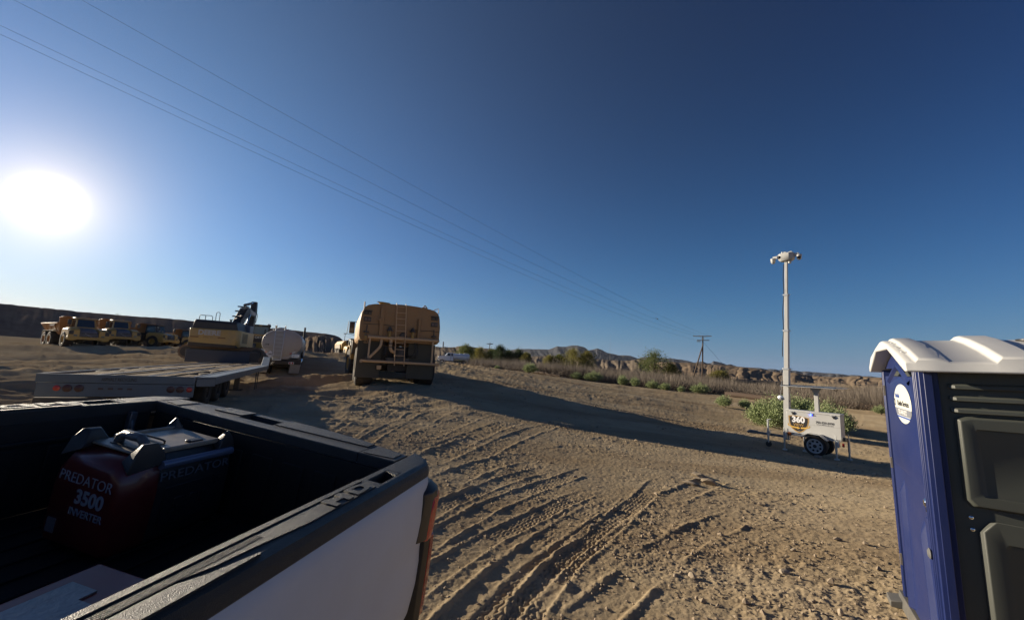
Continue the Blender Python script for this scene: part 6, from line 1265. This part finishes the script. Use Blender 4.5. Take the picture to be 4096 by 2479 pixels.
def tree(px, py, wpx, hpx, d, mat, label, seed, upright=0, lf=.30, n_cl=70, per=70, name='willow_tree'):
    global nr; nr = np.random.default_rng(seed); p = W(px, py, d); w = wpx*d/FOC; h = hpx*d/FOC; z = gz(p[0], p[1])-.1; h += max(0, p[2]-z)
    o = thing(name, label, 'tree', (p[0], p[1], z), 0, 'green trees beyond the dry brush')
    m = MB(); m.cyl((0, 0, 0), (0, 0, h*.55), .05*h, .02*h, 8); ctr = []
    for i in range(n_cl):
        a = nr.uniform(0, 2*math.pi); t = nr.uniform(.12, 1)**.8; rad = w*.5*(math.sin(min(1, t*1.05)*math.pi)**.5*.9+.12)*nr.uniform(.35, 1.05); ctr.append((rad*math.cos(a), rad*math.sin(a), h*(t*.92+.06*nr.normal()*.5)))
    for c in ctr[::6]: m.cyl((0, 0, c[2]*.45), c, .014*h, .004*h, 5)
    m.build('trunk', M_bark, o); C = []; D_ = []
    for c in ctr:
        s = w*.085*nr.uniform(.7, 1.4); q = nr.normal(size=(per, 3))*s*np.array([1, 1, .8+upright]); C.append(np.array(c)+q); D_.append(q/s*.6+nr.normal(size=(per, 3))*.5+np.array([0, 0, .2+upright]))
    v, q = leaves(np.concatenate(C), np.concatenate(D_), lf, lf*.22); link('crown', np_mesh('tree_crown', v, q, mat), o)
for t in [(1862, 1440, 76, 62, 112, M_leaf, 'mid green bushy tree just behind the white water truck tank', 3), (1918, 1445, 60, 52, 122, M_leafy, 'pale green low tree left of the distant power pole', 4), (1965, 1448, 60, 50, 122, M_leaf, 'green tree at the foot of the distant power pole', 5),
          (1998, 1446, 54, 66, 116, M_leafd, 'dark pointed tree right of the distant power pole', 6), (2035, 1446, 56, 46, 118, M_leafd, 'dark green rounded tree beside the pointed one', 7), (2074, 1445, 44, 44, 118, M_leafd, 'dark spiky palm-like tree in the brush', 8, 1.0), (2104, 1452, 38, 40, 112, M_leafy, 'small olive tree in front of the badland slope', 9),
          (2196, 1456, 46, 36, 118, M_leafy, 'small yellow-green tree left of the large yellowing one', 10), (2236, 1458, 46, 38, 118, M_leaf, 'dark olive tree touching the large yellowing one', 12), (2292, 1462, 96, 62, 116, M_leafy, 'large yellowing tree below the mountain peak', 13), (2348, 1462, 62, 56, 116, M_leafy, 'yellow-green tree at the right of the large yellowing one', 14),
          (2618, 1486, 118, 78, 98, M_leaf, 'largest green tree, standing left of the braced power pole', 15), (2688, 1502, 60, 42, 96, M_leafy, 'low yellow-green tree between the largest tree and the pole', 16), (2880, 1520, 70, 34, 95, M_leafy, 'sparse olive shrub tree right of the braced pole', 18)]:
    tree(*t[:8], upright=t[8] if len(t) > 8 else 0)
tree(472, 1262, 36, 18, 132, M_leafd, 'lone little tree on the crest of the embankment', 21, name='desert_tree', lf=.25, n_cl=30, per=40)

# dry grey brush: a band nobody could count
def in_band(n, seed, f_edge):
    g = np.random.default_rng(seed); px = g.uniform(1868, 3620, n); e = interp_px(f_edge, px); d0 = interp_px([(1868, 66), (2000, 64), (2420, 57), (2830, 51), (3000, 47), (3300, 38), (3620, 34)], px)
    d = d0+ (g.random(n)**1.4)*62; return px, d, g
edge_line = [(1868, 1470), (3620, 1650)]
px, dd, g = in_band(1700, 5, edge_line); V = []; Q = []; off = 0
pts = np.array([W(a, 1540, b) for a, b in zip(px, dd)]); zz = gbase(pts[:, 0], pts[:, 1])
for i in range(len(px)):
    x, y = pts[i, 0], pts[i, 1]; z = zz[i]; h = g.uniform(1.1, 2.4)*(1.0 if px[i] < 2900 else .9)*(.45+1.1*float(vnoise(np.array([x*.12]), np.array([y*.12]), 7)[0]+.5)); n = 150
    if float(vnoise(np.array([x*.16+3]), np.array([y*.16]), 19)[0]) < -.17: continue
    a = g.uniform(0, 2*math.pi, n); r = np.sqrt(g.random(n)); sp = h*1.05
    base = np.stack([x+.55*sp*r*np.cos(a), y+.55*sp*r*np.sin(a), np.full(n, z-.05)], 1); tip = np.stack([x+sp*r*np.cos(a)+g.normal(size=n)*.1, y+sp*r*np.sin(a)+g.normal(size=n)*.1, z+h*np.sqrt(np.maximum(.05, 1-.86*r*r))*g.uniform(.5, 1.05, n)], 1)
    t0 = g.uniform(0, .45, n)[:, None]; st = base+(tip-base)*t0; s = np.cross(tip-st, g.normal(size=(n, 3))); s /= np.linalg.norm(s, axis=1, keepdims=True); wd0 = g.uniform(.008, .02, (n, 1))
    V.append(np.stack([st-s*wd0, st+s*wd0, tip], 1).reshape(-1, 3)); 
V = np.concatenate(V); br = link('dry_brush', np_mesh('dry_brush', V, np.arange(len(V)).reshape(-1, 3), M_twig)); tag(br, 'band of bare grey dry brush along the far edge of the yard', 'brush', kind='stuff')
# tangled dead branches in front of the brush
g = np.random.default_rng(17); m = MB()
for i in range(420):
    px_ = g.choice([g.uniform(2120, 2320), g.uniform(2560, 3080), g.uniform(3360, 3560)]); d = float(interp_px([(1868, 60), (2420, 56), (2830, 50), (3080, 44), (3560, 37)], px_))+g.uniform(-1, 5); p = W(px_, 1540, d); z = gz(p[0], p[1]); a = g.uniform(0, 6.28); l = g.uniform(.5, 1.6); e = g.uniform(-.05, .7)
    q0 = Vector((p[0], p[1], z+g.uniform(0, .45))); q1 = q0+Vector((math.cos(a)*l, math.sin(a)*l, e*l)); mid = q0.lerp(q1, .5)+Vector((0, 0, g.uniform(-.05, .15))); m.tube([q0, mid, q1], g.uniform(.012, .04), 4)
tag(m.build('dead_branches', M_twigd), 'tangle of dead branches heaped at the foot of the brush', 'branches', kind='stuff')

# logs, timber stack, fence posts
M_log = pm('brown_log', (.07, .045, .03), .85, var=.3, scale=4, bump=.4, bscale=20); M_log2 = pm('grey_brown_log', (.13, .09, .06), .85, var=.3, scale=4, bump=.4, bscale=20)
def log(pa, pb, da, db, r, mat, label):
    a = Vector(W(*pa, da)); b = Vector(W(*pb, db)); a.z = gz(a.x, a.y)+r*.85; b.z = gz(b.x, b.y)+r*.85; m = MB(); m.tube([a.lerp(b, t)+Vector((0, 0, .04*math.sin(t*7))) for t in np.linspace(0, 1, 9)], r, 12); o = m.build('log', mat); tag(o, label, 'log', 'fallen logs at the edge of the yard'); return o
log((2905, 1590), (3120, 1612), 45, 40, .30, M_log, 'dark brown fallen log left of the surveillance mast')
log((3360, 1628), (3640, 1660), 38, 33, .30, M_log2, 'pale brown fallen log between trailer and portable toilet')
log((2130, 1500), (2240, 1508), 60, 57, .22, M_log2, 'short grey log lying right of the lone round saltbush')
st_ = W(3045, 1525, 92); ts = thing('timber_stack', 'long low stack of weathered grey poles in the brush behind the mast', 'timber stack', (st_[0], st_[1], gz(st_[0], st_[1])), 100)
for i in range(14):
    m = MB(); z = .2+.26*(i//3); y0 = rr_.uniform(-6.2, -4.6); m.cyl(((i % 3)*.5-.5, y0, z), ((i % 3)*.5-.5+rr_.uniform(-.2, .2), y0+rr_.uniform(8.5, 11), z+rr_.uniform(-.1, .1)), .12, .11, 8); m.build('timber', M_arm, ts)
for s in (-4.8, 4.6):
    m = MB(); m.cyl((-.75, s, 0), (-.75, s, 2.1), .09, n=8); m.build('upright', M_arm, ts)
for px_, pt, pb, d, lab in ((2246, 1452, 1474, 66, 'thin dark fence post in the brush, left one of two'), (2319, 1463, 1486, 64, 'thin dark fence post in the brush, right one of two')):
    a = W(px_, pb, d); m = MB(); zb = gz(a[0], a[1]); zt = W(px_, pt, d)[2]; m.cyl((0, 0, -.1), (.05, 0, zt-zb), .06, .055, 8); m.box(-.03, .09, -.07, .07, zt-zb-.02, zt-zb+.02); o = m.build('fence_post', M_pole); o.location = (a[0], a[1], zb); tag(o, lab, 'fence post', 'fence posts standing in the brush')

# ------------------------------------------------------------------ stones
M_stone = pm('pale_stone', (.32, .26, .19), .85, var=.22, scale=9, bump=.5, bscale=30); M_slab = pm('clay_slab', (.27, .215, .15), .9, var=.15, scale=6, bump=.5, bscale=40); M_conc = pm('concrete', (.22, .20, .17), .85, var=.15, scale=8, bump=.4, bscale=60)
def rock_mesh(seed, sc):
    bm = bmesh.new(); bmesh.ops.create_icosphere(bm, subdivisions=2, radius=1); q = random.Random(seed)
    pl = [(Vector((q.gauss(0, 1), q.gauss(0, 1), q.gauss(0, 1))).normalized(), q.uniform(.55, .85)) for _ in range(9)]
    for v in bm.verts:
        for n_, d_ in pl:
            e = v.co.dot(n_)-d_
            if e > 0: v.co -= n_*e
        v.co = Vector((v.co.x*sc[0], v.co.y*sc[1], v.co.z*sc[2]))
    me = bpy.data.meshes.new('rock'); bm.to_mesh(me); bm.free(); return me
def rock(px, py, w, h, label, seed, mat=None, flatk=.8):
    p = onground(px, py); d = np.dot(p-np.array([0, 0, CAM_H]), np_fw); s = w*d/FOC*.5; hh = h*d/FOC*.5
    me = rock_mesh(seed, (s*1.1, s*flatk, hh)); me.materials.append(mat or M_stone); o = link('rock', me); o.location = (p[0], p[1], p[2]+hh*.55); o.rotation_euler = (0, 0, seed); tag(o, label, 'rock', 'loose rocks on the dirt'); return o
for a in [(2700, 2312, 24, 26, 'egg sized pale rock, left of a close pair in the foreground', 1), (2768, 2318, 34, 36, 'longer pale rock, right of a close pair in the foreground', 2), (3138, 2296, 40, 26, 'flat pale rock lying alone between tracks and toilet', 3), (3362, 2462, 30, 38, 'upright pale rock at the bottom edge near the toilet', 4), (3462, 2258, 26, 16, 'small twin rock below the blue door hinge', 5), (3175, 2205, 24, 18, 'small rock in the middle of the bare dirt', 6), (2300, 1910, 22, 14, 'little dark rock on smooth dirt above the tyre tracks', 7), (3500, 1900, 22, 16, 'pebble sized rock left of the toilet corner', 8)]: rock(*a)
for a in [(2800, 1908, 70, 22, 'upper thin clay slab of the broken pile', 11), (2765, 1938, 74, 16, 'flat left clay slab of the broken pile', 12), (2838, 1936, 70, 30, 'tilted right clay slab of the broken pile', 13), (2815, 1922, 76, 14, 'middle clay sliver of the broken pile', 14), (2780, 1898, 30, 18, 'lump of clay at the top of the broken pile', 15)]: 
    o = rock(*a, mat=M_slab, flatk=.7); o.rotation_euler = (.12, -.08, a[5]*.2); o['group'] = 'broken clay slabs in one pile'; o['category'] = 'clay slab'
p = onground(3272, 1828); m = MB(); m.box(-.11, .11, -.07, .07, -.03, .05); o = m.build('wheel_chock', M_conc, bevel=.015); o.location = tuple(p); o.rotation_euler = (0, .05, .5); tag(o, 'grey concrete lump lying against the trailer wheel', 'concrete block')
# gravel and crumbs of clay
g = np.random.default_rng(77); n = 15000; r = 2.4*np.exp(g.random(n)*math.log(9.5)); a = np.radians(g.uniform(-22, 52, n)); x = r*np.sin(a); y = r*np.cos(a); keep = fbm(x*.55, y*.55, 3, 40) > g.uniform(-.5, .25, n); x = x[keep]; y = y[keep]; n = len(x)
z = gbase(x, y)+near_detail(x, y); s = .004+.011*g.random(n)**2.5+(g.random(n) < .02)*g.random(n)*.02; s *= (1+.08*np.hypot(x, y))
ico = np.array([(0, 0, 1), (.9, 0, .1), (.28, .85, .05), (-.72, .52, .1), (-.72, -.52, 0), (.28, -.85, .1), (0, 0, -1)]); fi = np.array([(0, 1, 2), (0, 2, 3), (0, 3, 4), (0, 4, 5), (0, 5, 1), (6, 2, 1), (6, 3, 2), (6, 4, 3), (6, 5, 4), (6, 1, 5)])
rot = g.uniform(0, 6.28, n); jit = 1+.35*g.normal(size=(n, 7, 3)); P = ico[None]*jit*s[:, None, None]*np.array([1.2, 1, .75]); c_, s_ = np.cos(rot)[:, None], np.sin(rot)[:, None]
V = np.stack([P[..., 0]*c_-P[..., 1]*s_+x[:, None], P[..., 0]*s_+P[..., 1]*c_+y[:, None], P[..., 2]+z[:, None]+s[:, None]*.3], -1).reshape(-1, 3)
F_ = (fi[None]+np.arange(n)[:, None, None]*7).reshape(-1, 3)
M_grav = pm('gravel_crumbs', (.27, .21, .145), .9, var=.35, scale=40); tag(link('gravel', np_mesh('gravel', V, F_, M_grav)), 'scatter of gravel and clay crumbs over the dirt', 'gravel', kind='stuff')
# dry straw stalks
g = random.Random(9)
for i, (px_, py_) in enumerate(((3190, 2100), (3395, 2265))):
    p = onground(px_, py_); m = MB(); m.tube([(-.08, .03, .012), (0, 0, .02), (.07, -.05, .012)], .006, 5); m.tube([(.01, 0, .02), (.06, .02, .035), (.09, .03, .03)], .004, 4); o = m.build('twig', pm('straw', (.42, .33, .2), .8)); o.location = tuple(p); tag(o, ('dry straw stalk on bare dirt right of the clay pile', 'dry straw stalk near the toilet, the nearer of two')[i], 'twig', 'dry stalks on the dirt')

# ------------------------------------------------------------------ thin dust haze round everything
hm = bpy.data.materials.new('haze_air'); hm.use_nodes = True; t = hm.node_tree; t.nodes.clear()
ho = N(t, 'ShaderNodeOutputMaterial'); hv = N(t, 'ShaderNodeVolumePrincipled'); hv.inputs['Color'].default_value = (.80, .86, .95, 1); hv.inputs['Density'].default_value = .000025; hv.inputs['Anisotropy'].default_value = .35
t.links.new(hv.outputs[0], ho.inputs['Volume'])
m = MB(); m.box(-9500, 9500, -9500, 9500, -60, 330); tag(m.build('haze', hm), 'thin pale dust haze over the far hills', 'haze', kind='stuff')
